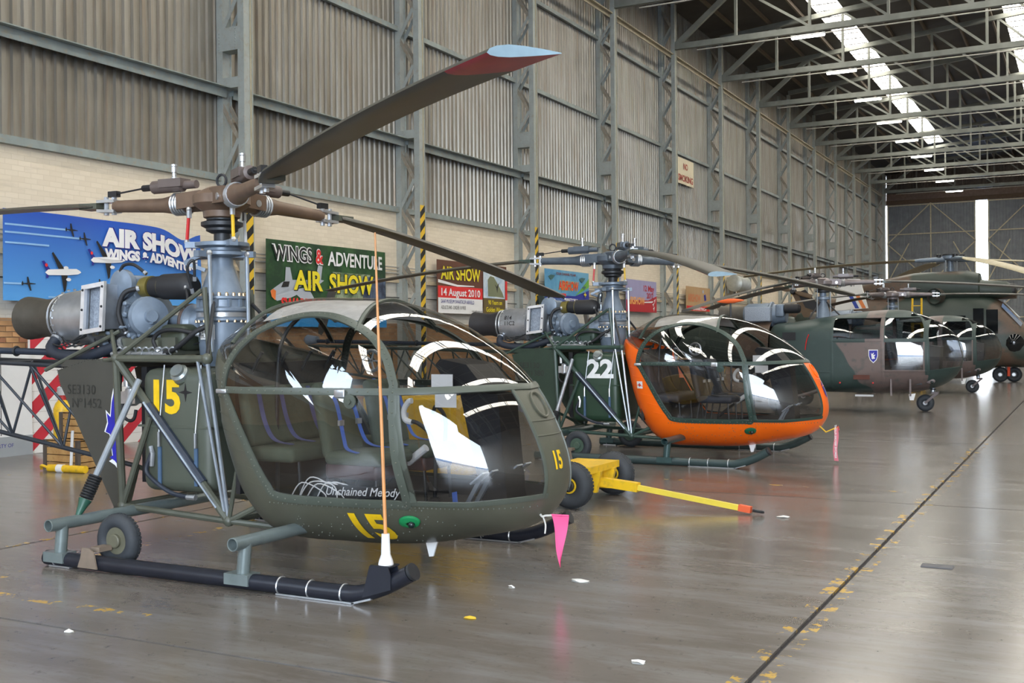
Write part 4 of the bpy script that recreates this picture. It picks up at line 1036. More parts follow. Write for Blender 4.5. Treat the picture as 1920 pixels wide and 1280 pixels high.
def alouette(name, loc, label, mt, number, blades, rz=0.0):
    root = empty(name, loc, rz); tag(root, label, 'helicopter', 'helicopters parked in a row')
    cabin(root, mt, number); cockpit(root, mt); fuel_tank(root, mt, number); lattice(root, mt); engine(root, mt); mast_and_gearbox(root, mt); alouette_rotor(root, mt, 2.87, blades, 5.1); skids(root, mt, mt.get('antenna', False))
    return root
def base_mt():
    return dict(dark=M('dark_metal', (.03, .032, .036), .45, .3), black=BLACK, silver=M('bright_metal', (.55, .57, .60), .3, .8), white=WHITE, gear=M('blue_grey_casting', (.18, .225, .285), .38, .15, .15, 8), brass=M('bolt_metal', (.45, .33, .2), .35, .8), brass2=M('olive_brass', (.22, .18, .05), .4, .4),
        rod=M('satin_steel_rod', (.42, .47, .53), .3, .7), brownm=M('brown_metal', (.10, .07, .06), .4, .4), exh=M('burnt_exhaust', (.085, .075, .06), .55, .3, .2, 6), casing=M('engine_steel', (.42, .44, .47), .3, .6, .2, 5), intake=M('aluminium_frame', (.80, .80, .82), .3, .5), screen=M('intake_mesh', (.30, .34, .40), .6, .2, .3, 60),
        rubber=M('black_rubber', (.014, .014, .016), .6), rubber2=M('navy_rubber', (.022, .028, .042), .55), navy=M('navy_wrap', (.025, .035, .055), .45), red=M('red_paint', (.55, .02, .02), .4), yellow=YEL, orange=M('copper_whip', (.62, .28, .10), .4), blue=M('crest_blue', (.02, .02, .35), .4), rivet=M('rivet_worn', (.17, .18, .15), .4, .4),
        tyre=M('tyre_rubber', (.035, .04, .047), .7, 0, .15, 10), strap=M('blue_webbing', (.06, .11, .19), .8), belt=M('bright_blue_webbing', (.07, .17, .62), .7), belt2=M('faded_blue_webbing', (.10, .12, .28), .8), floor=M('cabin_floor_black', (.025, .025, .028), .5), leather=M('maroon_leather', (.06, .025, .025), .45),
        lens=M('dark_lens', (.01, .02, .02), .1), tipend=M('tip_blue', (.24, .34, .40), .4), bracket=M('bracket_tan', (.22, .17, .13), .5), tipc=M('tip_red', (.40, .04, .06), .4), liner=M('liner_black', (.02, .02, .022), .6), curtain=M('white_curtain', (.80, .78, .74), .8))
def make_olive():
    mt = base_mt(); ol = M('olive_drab', (.085, .086, .062), .38, 0, .10, 3, dirt=(.095, .092, .072))
    mt.update(shell=ol, frame=M('olive_frame', (.078, .09, .072), .35, 0, .1, 4), glass=glass_mat('cabin_perspex', (.75, .745, .74), .085), tank=M('olive_tank', (.075, .085, .065), .42, 0, .1, 3), green=M('olive_tube', (.085, .09, .068), .4), dgreen=M('dark_olive', (.05, .06, .04), .45), panel=M('dark_olive_panel', (.055, .053, .044), .5, 0, .1, 3),
        boom=M('boom_blue_black', (.022, .028, .038), .4), head=M('rotor_head_brown', (.155, .10, .068), .45, .1, .15, 8), head2=M('damper_taupe', (.13, .10, .09), .45, .1), blade=M('rotor_blade_olive', (.062, .058, .047), .42, 0, .2, 1.5), num=M('number_yellow', (.82, .52, .01), .4), numx=-.40, numw=.29, stencil=M('stencil_dark', (.025, .024, .02), .6), serial=('SE3130', 'Nº1452'),
        crest=True, star=True, cap=M('cap_grey', (.30, .33, .32), .35, .5), seat=M('olive_canvas', (.085, .105, .072), .85, 0, .12, 6, bmp=.15, bscale=25), seatskirt=True, belts=True, script='Unchained Melody', antenna=True, skid=M('skid_black', (.012, .014, .022), .35), leg=M('leg_grey_green', (.19, .23, .23), .32, .3), strutg=M('strut_green', (.03, .10, .07), .4),
        rim=M('wheel_olive', (.13, .125, .085), .5), lampc=M('lamp_green', (.01, .22, .07), .3), nose_no=True, belly_no=True, tip=True, bow=.05, chord=.37)
    return alouette('helicopter', (-6.32, 7.0, 0), 'olive bubble-cabin helicopter with yellow 15, nearest the camera', mt, '15', [(-33.4, 2.87, 2.92, .24), (83, 2.84, 2.22, .14), (183, 2.90, 2.84, -.12)])
make_olive()
def make_orange():
    mt = base_mt(); g = M('deep_green_tube', (.035, .065, .05), .35)
    mt.update(shell=M('dayglo_orange', (1.0, .155, .006), .32, 0, .02, 3), frame=M('deep_green_frame', (.03, .055, .045), .35), glass=MATS['cabin_perspex'], tank=M('deep_green_tank', (.022, .05, .028), .4, 0, .1, 3), green=g, dgreen=M('deep_green', (.02, .045, .026), .45), panel=M('deep_green_panel', (.022, .042, .026), .45),
        boom=M('boom_green', (.03, .045, .04), .4), head=M('rotor_head_blue', (.10, .125, .155), .4, .15, .15, 8), head2=M('damper_blue', (.09, .11, .135), .4, .1), blade=MATS['rotor_blade_olive'], num=M('number_white', (.85, .85, .85), .4), numx=-.30, numw=.42, stencil=MATS['stencil_dark'], serial=('SE3130', 'Nº1380'),
        cap=MATS['cap_grey'], seat=M('navy_seat', (.035, .042, .06), .6), antenna=False, skid=M('skid_green_black', (.03, .05, .05), .35), leg=M('leg_green', (.045, .085, .085), .35, .2), strutg=MATS['strut_green'], rim=M('wheel_green', (.06, .10, .07), .5), lampc=M('lamp_dark_green', (.01, .10, .05), .3), tip=True, bow=.05, tw=.12,
        exh=M('dark_exhaust', (.028, .026, .028), .5), engtext=('814', '11C2'), redcross=True, badge=mt['blue'])
    mt['belt'] = M('black_webbing', (.02, .02, .025), .8); mt['belt2'] = mt['belt']
    return alouette('helicopter', (-6.17, 15.12, 0), 'green helicopter with orange bubble cabin and white 22', mt, '22', [(-55, 2.87, 2.34, .05), (60, 2.86, 2.42, .1), (181, 2.89, 2.55, -.08)])
make_orange()
# ------------------------------------------------------------------ camouflaged helicopters on wheels, further down the row
AL3 = Bubble([(3.05, 1.22), (2.97, 1.58), (2.74, 1.86), (2.36, 2.10), (1.86, 2.27), (1.2, 2.28), (.3, 2.18), (-.6, 2.05), (-1.12, 1.95), (-1.2, 1.3), (-1.1, .66), (-.5, .45), (.5, .41), (1.5, .41), (2.1, .45), (2.62, .60), (2.93, .86)],
             (1.0, 1.30), .95, [(-180, 14), (-140, 9), (-90, 5), (-30, 3.2), (0, 3.0), (40, 3.2), (90, 4.5), (140, 7), (180, 14)])
def camo_material(name, green, brown, rule, o=0.0):
    m, nt, p = nodes_of(name); v = mapped(nt); sp = N(nt, 'ShaderNodeSeparateXYZ'); nt.links.new(v, sp.inputs[0]); X, Z = sp.outputs['X'], sp.outputs['Z']
    n = math_(nt, 'MULTIPLY', math_(nt, 'SUBTRACT', noise(nt, v, .9+o, 2), .5), 1.0)
    if rule == 'door':
        e = math_(nt, 'ADD', X, math_(nt, 'MULTIPLY', Z, .8)); e = math_(nt, 'ADD', math_(nt, 'SUBTRACT', e, 1.65), n); k = ramp(nt, e, .0, .04)
        chin = math_(nt, 'MULTIPLY', math_(nt, 'GREATER_THAN', math_(nt, 'ADD', X, n), 2.42), math_(nt, 'LESS_THAN', Z, .93)); k = math_(nt, 'SUBTRACT', k, chin, True); up = math_(nt, 'MULTIPLY', math_(nt, 'GREATER_THAN', Z, 1.56), math_(nt, 'GREATER_THAN', math_(nt, 'ABSOLUTE', math_(nt, 'SUBTRACT', X, 1.30)), .2)); k = math_(nt, 'SUBTRACT', k, up, True); k = math_(nt, 'SUBTRACT', k, math_(nt, 'MULTIPLY', math_(nt, 'GREATER_THAN', X, 2.33), math_(nt, 'GREATER_THAN', Z, .84)), True)
    else:
        k = ramp(nt, noise(nt, mapped(nt, (.5, .5, .8)), .55+o, 2), .50, .53)
    c = mixc(nt, k, green, brown); c = mixc(nt, ramp(nt, noise(nt, v, 7, 4), .5, .9), c, tuple(x*1.25 for x in green))
    nt.links.new(c, p.inputs['Base Color']); p.inputs['Roughness'].default_value = .45; return m
CAMO = camo_material('camouflage_paint', (.032, .055, .05), (.155, .115, .105), 'door')
CAMO2 = camo_material('camouflage_paint_broad', (.035, .05, .04), (.13, .085, .06), 'noise')
def alouette3(name, loc, label, mt, blades, crest=False):
    root = empty(name, loc); tag(root, label, 'helicopter', 'helicopters parked in a row'); B = AL3
    D = smooth([(x, z, 0) for x, z in [(3.05, 1.22), (2.97, 1.58), (2.74, 1.86), (2.36, 2.10), (1.86, 2.27), (1.2, 2.28), (.3, 2.18), (-.6, 2.05), (-1.12, 1.95), (-1.2, 1.3), (-1.1, .66), (-.5, .45), (.5, .41), (1.5, .41), (2.1, .45), (2.62, .60), (2.93, .86)]], 10, True)
    def span(x):
        lo, hi = [], []
        zs = []
        for i in range(len(D)):
            a, b = D[i], D[(i+1) % len(D)]
            if (a.x-x)*(b.x-x) <= 0 and abs(a.x-b.x) > 1e-9: zs.append(a.y+(b.y-a.y)*(x-a.x)/(b.x-a.x))
        return (min(zs), max(zs)) if zs else (1.2, 1.22)
    def segs(lo, hi, n): return [lo+(hi-lo)*i/n for i in range(n)]
    xs = [-1.17, -1.14, -1.08]+segs(-1.0, .42, 8)+segs(.42, 1.42, 8)+segs(1.42, 1.52, 1)+segs(1.52, 2.30, 8)+segs(2.30, 2.40, 1)+[2.40+.64*math.sin(PI/2*i/14) for i in range(15)]
    def rows(x):
        a, b = span(x); c0, c1, c2, c3 = .93+max(0, x-2.3)*.12, 1.56, 1.64, 2.10
        f = lambda q: min(max(q, a+.004*1), b-.004)
        c3 = min(c3, b-.10) if x < 2.4 else min(c3, b-.02); c0 = max(c0, a+.02)
        c1 = min(max(c1, c0+.01), c3-.02) if c3 > c0 else c0; c2 = min(max(c2, c1+.005), c3-.01)
        bot = [a+(c0-a)*(1-math.cos(PI/2*i/7)) for i in range(7)]
        top = [c3+(b-c3)*math.sin(PI/2*i/7) for i in range(1, 8)]
        return [(z, 'b') for z in bot]+[(c0+(c1-c0)*i/6, 'l') for i in range(6)]+[(c1, 'r')]+[(c2+(c3-c2)*i/5, 'u') for i in range(5)]+[(c3, 't')]+[(z, 't') for z in top]
    panes = {}
    for side in (-1, 1):
        G = [rows(x) for x in xs]
        for i in range(len(xs)-1):
            xm = (xs[i]+xs[i+1])/2
            for j in range(len(G[0])-1):
                band = G[i][j][1]; q = [B.xz(xs[i], G[i][j][0], side), B.xz(xs[i+1], G[i+1][j][0], side), B.xz(xs[i+1], G[i+1][j+1][0], side), B.xz(xs[i], G[i][j+1][0], side)]
                s = 'n' if side < 0 else 'f'; key = ('fuselage', '')
                if xm > 2.40 and band != 'b': key = ('windshield', '')
                elif 1.52 < xm < 2.30 and band in 'lu': key = ('door_window', s+band)
                elif .42 < xm < 1.42 and band == 'u': key = ('cabin_window', s)
                elif xm > 1.3 and band == 't' and xm > 2.0: key = ('windshield', '')
                panes.setdefault(key, MB()).add(q, [(0, 1, 2, 3)])
    fz = panes.pop(('fuselage', '')).build('fuselage', mt['camo'], root, ang=60)
    for (n, k), b in panes.items(): b.build(n, mt['glass'], root, ang=60)
    fr = MB()
    for side in (-1, 1):
        for path in ([(2.40, .86), (2.40, 1.3), (2.37, 1.7), (2.25, 2.05), (2.05, 2.20)], [(1.47, .55), (1.47, 1.0), (1.47, 1.6), (1.46, 2.1)], [(.38, .5), (.38, 1.2), (.38, 2.1)]): B.ribbon(fr, [B.xz(x, z, side) for x, z in [(p.x, p.y) for p in smooth([(a, b, 0) for a, b in path], 5)]], .06, .010, .014)
        for z0, xa, xb in ((1.60, 1.47, 2.40), (.93, 1.47, 2.40), (1.60, .38, 1.47), (2.11, .38, 2.2), (.90, -.9, .4)): B.ribbon(fr, [B.xz(xa+(xb-xa)*i/12, z0, side) for i in range(13)], .04, .010, .012)
        B.ribbon(fr, [B.xz(2.40+.62*math.sin(PI/2*i/12), .93+.62*.12*math.sin(PI/2*i/12), side) for i in range(13)], .03, .008, .01)
    B.ribbon(fr, [B.xz(p.x, p.y, -1, .002) for p in [V(*q, 0) for q in ((2.90, .84), (3.04, 1.2), (2.96, 1.56), (2.74, 1.85))]], .03)
    fr.build('window_frames', mt['camo'], root, ang=50)['kind'] = 'stuff'
    # interior
    MB().bx(-.9, 2.25, -.62, .62, .62, .66).build('cabin_floor', mt['floor'], root, sm=False)
    for y in (-.45, .15):
        MB().rbox((1.85, y, .98), (.5, .44, .12), .05).rbox((1.58, y, 1.30), (.1, .42, .6), .04, Matrix.Rotation(-.18, 3, 'Y')).build('front_seat', mt['seat'], root)
    MB().rbox((.55, 0, .98), (.5, 1.5, .12), .05).rbox((.28, 0, 1.3), (.1, 1.5, .6), .04).build('rear_bench', mt['seat'], root)
    MB().bx(.5, 1.3, .55, .58, 1.50, 1.58).build('red_lining', mt['red'], root, sm=False)
    MB().prism([(2.35, .66), (2.55, .66), (2.6, 1.45), (2.25, 1.5)], (0, -.3, 0), (1, 0, 0), (0, 0, 1), -.6).build('instrument_panel', mt['black'], root, sm=False)
    # details on the near side
    MB().bx(.85, 1.2, -.958, -.945, .74, .84).build('step_grip', mt['grip'], fz, sm=False)
    for x in (.55, 1.25): MB().lathe([(0, .02), (.015, .02), (.02, .01)], B.xz(x, .66, -1), (0, -1, 0), 10).build('door_stop', mt['red'], fz)
    c = B.xz(2.42, .70, -1); n = B.normal(c); MB().sphere(c, .1, 14, (1.0, .3, .6)).build('lamp_fairing', mt['mauve'], fz); MB().sphere(c+n*.03+V(.02, 0, 0), .035, 10).build('navigation_lamp', mt['lens'], fz)
    MB().bx(-.72, -.42, -.955, -.94, 1.62, 1.80).build('vent_opening', mt['black'], fz, sm=False)
    for x in (1.62, 2.02): MB().bx(x, x+.035, -.87, -.82, .38, .75).build('step_strut', mt['mauve'], fz, sm=False)
    MB().prism([(0, 0), (.14, .02), (.1, -.13), (.02, -.13)], (2.0, -.80, .42), (1, 0, 0), (0, 0, 1), .02).build('drain_fin', mt['white'], fz, sm=False)
    MB().bx(.8, 1.2, -.5, -.42, .34, .38).build('step', mt['white'], fz, sm=False)
    MB().tube(smooth([(-.12, -.97, 1.75), (-.17, -.985, 1.6), (-.2, -.985, 1.4)], 4), .012, 6).build('red_ribbon', mt['red'], fz)
    if crest:
        sh = [(-.10, .14), (.10, .14), (.10, 0), (.07, -.09), (0, -.16), (-.07, -.09), (-.10, 0)]
        for f, m_, oo in ((1.0, 'white', .006), (.86, 'blue', .009)): poly_print('shield', [(a*f, b*f) for a, b in sh], mt[m_], fz, lambda u, v, oo=oo: B.xz(1.28+u, 1.26+v, -1, oo))
        poly_print('shield_emblem', [(-.03, -.06), (.04, -.05), (.02, 0), (.05, .04), (.0, .03), (.02, .09), (-.03, .05), (-.05, .09), (-.04, .02)], mt['white'], fz, lambda u, v: B.xz(1.28+u, 1.25+v, -1, .012))
    # tail cone, fin, tail rotor
    rows_ = []
    for i in range(12):
        t = i/11; x = -1.15-4.9*t; r = .55*(1-t)**1.4+.14; zc = 1.42+.35*t
        rows_.append([(x, r*.9*math.cos(a), zc+r*math.sin(a)) for a in [2*PI*k/20 for k in range(21)]])
    MB().grid(rows_).build('tail_boom', mt['camo2'], root)
    MB().prism([(-5.3, 1.75), (-5.8, 2.08), (-6.2, 2.08), (-6.1, 1.7)], (0, -.03, 0), (1, 0, 0), (0, 0, 1), -.06).build('tail_fin', mt['camo2'], root, sm=False)
    MB().rbox((-4.7, 0, 1.8), (.5, 2.4, .05), .02).build('stabiliser', mt['camo2'], root)
    for k in range(3):
        me = blade_mesh(.1, .75, .15, 0, .02, .1, .05, 5).mesh('tail_rotor_blade', [mt['blade']]); o = link('tail_rotor_blade', me, root, (-6.0, .2, 1.6)); o.rotation_euler = (PI/2, math.radians(120*k+20), 0)
    # roof engine
    MB().lathe([(0, .2), (.1, .26), (.6, .27), (.64, .30), (.68, .30), (.7, .24), (1.0, .2)], (-1.85, 0, 2.24), (1, 0, 0), 26).build('engine_casing', mt['gear'], root)
    MB().lathe([(0, .2), (.5, .19), (.6, .2)], (-1.85, 0, 2.24), (-1, 0, .05), 24).build('exhaust_pipe', mt['exh'], root)
    bx = MB().rbox((-1.45, -.25, 2.24), (.62, .3, .34), .02).build('intake_screen_box', mt['screen'], root)
    MB().rbox((-.95, -.18, 2.32), (.2, .24, .3), .04).build('accessory_gearbox', mt['gear'], root)
    MB().lathe([(0, .06), (.02, .11), (.34, .11), (.38, .07)], (-.86, -.2, 2.36), (1, 0, 0), 20).build('starter_generator', mt['rubber'], root)
    MB().lathe([(2.05, .2), (2.2, .17), (2.45, .10), (2.55, .09), (2.56, .17), (2.62, .17), (2.64, .08), (2.8, .07)], (0, 0, 0), n=24).build('main_gearbox', mt['gear'], root)
    for az in (-120, -20, 100):
        a = math.radians(az); MB().tube([(.2*math.cos(a), .2*math.sin(a), 2.15), (.19*math.cos(a), .19*math.sin(a), 2.85)], .014, 6).build('control_rod', mt['rod'], root)
        MB().tube([(.5*math.cos(a), .4*math.sin(a), 2.12), (.1*math.cos(a), .1*math.sin(a), 2.5)], .018, 6).build('mast_strut', mt['dark'], root)
    alouette_rotor(root, mt, 2.95, blades, 5.5, 0.0)
    # undercarriage
    lg = MB().tube([(2.40, 0, .6), (2.40, 0, .40)], .05, 12).build('nose_leg', mt['rod'], root)
    MB().torus((2.40, 0, .5), (0, 0, 1), .055, .015, 16, 6).build('leg_collar', mt['dark'], lg)
    for s in (-.085, .085): MB().bar((2.50, s, .42), (2.24, s, .19), .025, .05).build('wheel_fork', mt['mauve'], root)
    MB().bar((2.38, 0, .42), (2.52, 0, .42), .19, .05).build('fork_crown', mt['mauve'], root)
    wheel('nose_wheel', root, (2.24, 0, .19), .19, .07, (0, 1, 0), mt['tyre'], mt['dark'], mt['silver'])
    for s in (-1, 1):
        wheel('main_wheel', root, (-.75, 1.25*s, .24), .24, .09, (0, 1, 0), mt['tyre'], mt['dark'], mt['silver'])
        MB().tube([(-.75, 1.2*s, .24), (-.6, .8*s, .9)], .04, 8).build('main_leg', mt['mauve'], root)
        MB().tube([(-.75, 1.15*s, .24), (.1, .7*s, .5)], .03, 8).build('drag_strut', mt['mauve'], root)
    return root
def make_al3s():
    mt = base_mt(); mt.update(camo=CAMO, camo2=CAMO2, glass=glass_mat('cockpit_perspex', (.60, .63, .67), .12), mauve=M('mauve_paint', (.17, .14, .14), .45), seat=M('grey_seat', (.07, .075, .09), .6), grip=M('rust_grip', (.10, .035, .025), .8), green=M('deep_green_tube', (.035, .065, .05)),
        head=M('rotor_head_mauve', (.20, .17, .17), .4, .25), head2=M('damper_mauve', (.16, .14, .14), .4, .2), blade=M('blade_grey', (.10, .095, .085), .4), tip=False, bow=.05)
    mt['tipc'] = mt['blade']; mt['tipend'] = mt['blade']
    alouette3('helicopter', (-5.5, 26.17, 0), 'green and brown camouflaged helicopter with a blue shield on its door', mt, [(-106, 2.93, 2.24, .25), (14, 2.95, 2.62, -.02), (136, 2.93, 2.5, .1)], True)
    alouette3('helicopter', (-5.3, 35.1, 0), 'camouflaged bubble-nosed helicopter half hidden behind the one with the shield', mt, [(-118, 2.93, 2.5, .1), (6, 2.93, 2.72, 0), (128, 2.93, 2.6, .1)])
make_al3s()
# ------------------------------------------------------------------ large transport helicopter at the back
def make_puma():
    mt = base_mt(); root = empty('transport_helicopter', (-4.5, 43.4, 0)); tag(root, 'large camouflaged transport helicopter with beige rotor blades at the back of the row', 'helicopter', 'helicopters parked in a row')
    dk = mt['black']; beige = M('blade_beige', (.42, .37, .24), .5)
    def loft(name, secs, m_, ex=2.6, parent=None):
        rows = []
        for x, zc, hw, hh in secs:
            r = []
            for k in range(29):
                a = 2*PI*k/28; c, s = math.cos(a), math.sin(a); r.append((x, hw*math.copysign(abs(c)**(2/ex), c), zc+hh*math.copysign(abs(s)**(2/ex), s)))
            rows.append(r)
        b = MB().grid(rows); n = len(rows); b.add(rows[0][:-1], [tuple(range(28))]); b.add(rows[-1][:-1], [tuple(range(28))]); return b.build(name, m_, parent or root)
    f = loft('fuselage', [(-8.2, 2.35, .22, .28), (-6.4, 2.3, .5, .55), (-4.5, 2.2, .85, .95), (-3.2, 1.95, 1.0, 1.2), (-1.5, 1.85, 1.05, 1.35), (.8, 1.85, 1.05, 1.35), (1.4, 1.80, 1.03, 1.30), (1.8, 1.70, .98, 1.15), (2.4, 1.35, .85, .82), (3.1, 1.2, .6, .58), (3.5, 1.12, .3, .32), (3.62, 1.1, .06, .06)], CAMO2, 3.0)
    loft('engine_cowling', [(-3.6, 3.2, .45, .25), (-2.6, 3.35, .75, .42), (-1.2, 3.5, .85, .52), (.6, 3.50, .85, .55), (1.0, 3.45, .82, .5), (1.05, 3.35, .75, .35), (1.9, 3.30, .7, .32), (2.2, 3.2, .55, .2)], CAMO2, 3.2)
    for s in (-1, 1):
        MB().lathe([(0, .28), (.1, .30), (.3, .28)], (-.35, s*.75, 3.12), (-.35, s*1, 0), 24, cap=False).lathe([(.02, .26), (.05, .26)], (-.35, s*.72, 3.12), (-.35, s, 0), 24).build('exhaust_outlet', mt['exh'], root)
        MB().lathe([(0, .22), (.05, .25), (.35, .25)], (2.2, s*.36, 3.28), (-1, 0, 0), 20).build('engine_inlet', dk, root)
        loft('sponson', [(-1.7, .8, .12, .15), (-1.2, .8, .3, .32), (-.2, .8, .32, .34), (.2, .8, .15, .2)], CAMO2, 2.4).location = (0, 1.15*s, 0)
        wheel('main_wheel', root, (-.8, 1.25*s, .36), .36, .13, (0, 1, 0), mt['tyre'], mt['dark'], mt['dark'])
        wheel('nose_wheel', root, (1.88+.22*s, .1*s, .27), .27, .09, (0, 1, 0), mt['tyre'], mt['dark'], mt['silver'])
        # cockpit side windows
        for (x0, x1, z0, z1) in ((.85, 1.2, 1.75, 2.65), (1.28, 1.66, 1.75, 2.6)): MB().bx(x0, x1, s*1.05-.025, s*1.05+.025, z0, z1).build('cockpit_window', mt['darkglass'] if 'darkglass' in mt else glass_dark(), root, sm=False)
        for x0 in (-2.4, -1.2, 0): MB().bx(x0, x0+.6, s*1.06-.02, s*1.06+.02, 1.9, 2.4).build('cabin_window', glass_dark(), root, sm=False)
    for k, (y0, y1) in enumerate(((-.82, -.42), (-.38, .38), (.42, .82))):
        MB().add([(1.80, y0, 2.82), (1.80, y1, 2.82), (2.44, y1*.92, 2.10), (2.44, y0*.92, 2.10), (1.76, y0, 2.70), (1.76, y1, 2.70), (2.38, y1*.92, 1.98), (2.38, y0*.92, 1.98)], [(0, 1, 2, 3), (7, 6, 5, 4), (0, 4, 5, 1), (2, 6, 7, 3), (1, 5, 6, 2), (3, 7, 4, 0)]).build('windscreen_pane', glass_dark(), root, sm=False)
    MB().sphere((2.12, -.45, 1.42), .62, 18, (.78, .92, .82)).build('chin_window', glass_dark(), root)
    for y in (-.3, .05, .35): MB().tube([(1.83, y, 2.86), (2.30, y-.05, 2.32)], .014, 6).build('wiper', mt['silver'], root)
    MB().sphere((1.82, -.1, 2.90), .06, 10).build('wiper_motor', mt['white'], root)
    MB().tube([(1.85, 0, .75), (1.88, 0, .3)], .06, 10).build('nose_leg', mt['silver'], root)
    MB().tube([(1.95, -.3, .55), (1.95, -.32, .22)], .05, 8).build('gust_sleeve', M('red_sleeve', (.75, .08, .03), .6), root)
    MB().lathe([(3.9, .3), (4.0, .22), (4.05, .12), (4.45, .1), (4.47, .25), (4.52, .3), (4.62, .3), (4.66, .15)], (0, 0, 0), n=24).build('rotor_mast', mt['gear'], root)
    for k, az in enumerate((-62, 26, 116, -156)):
        a = math.radians(az); d = V(math.cos(a), math.sin(a), 0)
        ar = MB().tube([d*.2+V(0, 0, 4.5), d*.9+V(0, 0, 4.47), d*1.3+V(0, 0, 4.45)], [.11, .08, .06], 12).build('rotor_arm', mt['gear'], root)
        MB().lathe([(0, .09), (.12, .09), (.14, .05)], d*.42+V(0, 0, 4.55), n=12).build('damper', mt['dark'], ar)
        me = blade_mesh(1.3, 7.5, .54, .08, .045, .12, .06, z0=4.45, z1=(3.35, 3.95, 3.9, 3.95)[k]).mesh('rotor_blade', [beige]); link('rotor_blade', me, root, (0, 0, 0), (0, 0, a))
        MB().tube([(.26*math.cos(a+.6), .26*math.sin(a+.6), 3.95), (.26*math.cos(a+.6), .26*math.sin(a+.6), 4.45)], .025, 8).build('pitch_link', mt['rod'], root)
    MB().lathe([(4.64, .28), (4.68, .28)], (0, 0, 0), n=24).build('hub_ring', mt['dark'], root)
    MB().prism([(-7.4, 2.4), (-7.9, 2.75), (-8.3, 2.75), (-8.3, 2.3)], (0, -.08, 0), (1, 0, 0), (0, 0, 1), -.16).build('tail_fin', CAMO2, root, sm=False)
def glass_dark():
    if 'dark_glazing' in MATS: return MATS['dark_glazing']
    return M('dark_glazing', (.008, .010, .012), .05, 0, .05, spec=.5)
make_puma()
# ------------------------------------------------------------------ banners and signs on the wall
def flat(name, c, rough=.6): return M(name, c, rough, 0, .04, 2)
def grad_material(name, lo, hi, z0, z1):
    m, nt, p = nodes_of(name); v = mapped(nt); sp = N(nt, 'ShaderNodeSeparateXYZ'); nt.links.new(v, sp.inputs[0])
    t = math_(nt, 'DIVIDE', math_(nt, 'SUBTRACT', sp.outputs['Z'], z0), z1-z0, True); c = mixc(nt, t, lo, hi)
    nt.links.new(c, p.inputs['Base Color']); p.inputs['Roughness'].default_value = .45; return m
def photo_print(name, c0, c1, c2, sc):
    m, nt, p = nodes_of(name); v = mapped(nt); c = mixc(nt, ramp(nt, noise(nt, v, sc, 5, .7), .4, .6), c0, c1); c = mixc(nt, ramp(nt, noise(nt, v, sc*2.3, 4, .7), .62, .72), c, c2)
    nt.links.new(c, p.inputs['Base Color']); p.inputs['Roughness'].default_value = .45; return m
class Banner:
    def __init__(s, name, Y0, z0, w, h, label, mat_, cat='banner', wave=.02, sag=None, X=-14.58, group='air show banners on the left wall'):
        s.w, s.h, s.wave, s.sag = w, h, wave, sag or (lambda u, v: 0.0)
        s.o = empty(name, (X, Y0, z0)); tag(s.o, label, cat, group); s.lay = 0
        nu, nv = 40, 10; b = MB()
        F = [[s.p(w*i/nu, h*j/nv, 0) for j in range(nv+1)] for i in range(nu+1)]; K = [[p+V(-.012, 0, 0) for p in r] for r in F]
        b.grid(F); b.grid(K); b.grid([[F[i][0], K[i][0]] for i in range(nu+1)]); b.grid([[F[i][-1], K[i][-1]] for i in range(nu+1)]); b.grid([F[0], K[0]]); b.grid([F[-1], K[-1]])
        s.cloth = b.build('sheet', mat_, s.o)
    def p(s, u, v, off):
        return V(off+s.wave*(math.sin(u*2.6)*.7+math.sin(u*5.1+v)*.3)*(v/s.h*.5+.5), u, v+s.sag(u, v))
    def fn(s):
        s.lay += 1; k = .004+.0015*s.lay
        return lambda u, v: s.p(u, v, k)
    def text(s, t, u, v, size, m_, width=None, bold=.0, shear=0, out=None, name='lettering', slope=0.):
        if out is not None:
            f = s.fn(); put_text(name, t, out[0], s.o, lambda a, b: f(u+a, v+b+slope*a), size, bold+out[1], shear, 'LEFT', width, .12)
        f = s.fn(); return put_text(name, t, m_, s.o, lambda a, b: f(u+a, v+b+slope*a), size, bold, shear, 'LEFT', width, .12)
    def poly(s, name, P, m_):
        f = s.fn(); return poly_print(name, P, m_, s.o, f)
    def rect(s, name, u0, u1, v0, v1, m_):
        f = s.fn(); n = 10; b = MB().grid([[f(u0+(u1-u0)*i/n, v0), f(u0+(u1-u0)*i/n, v1)] for i in range(n+1)]); return b.build(name, m_, s.o)
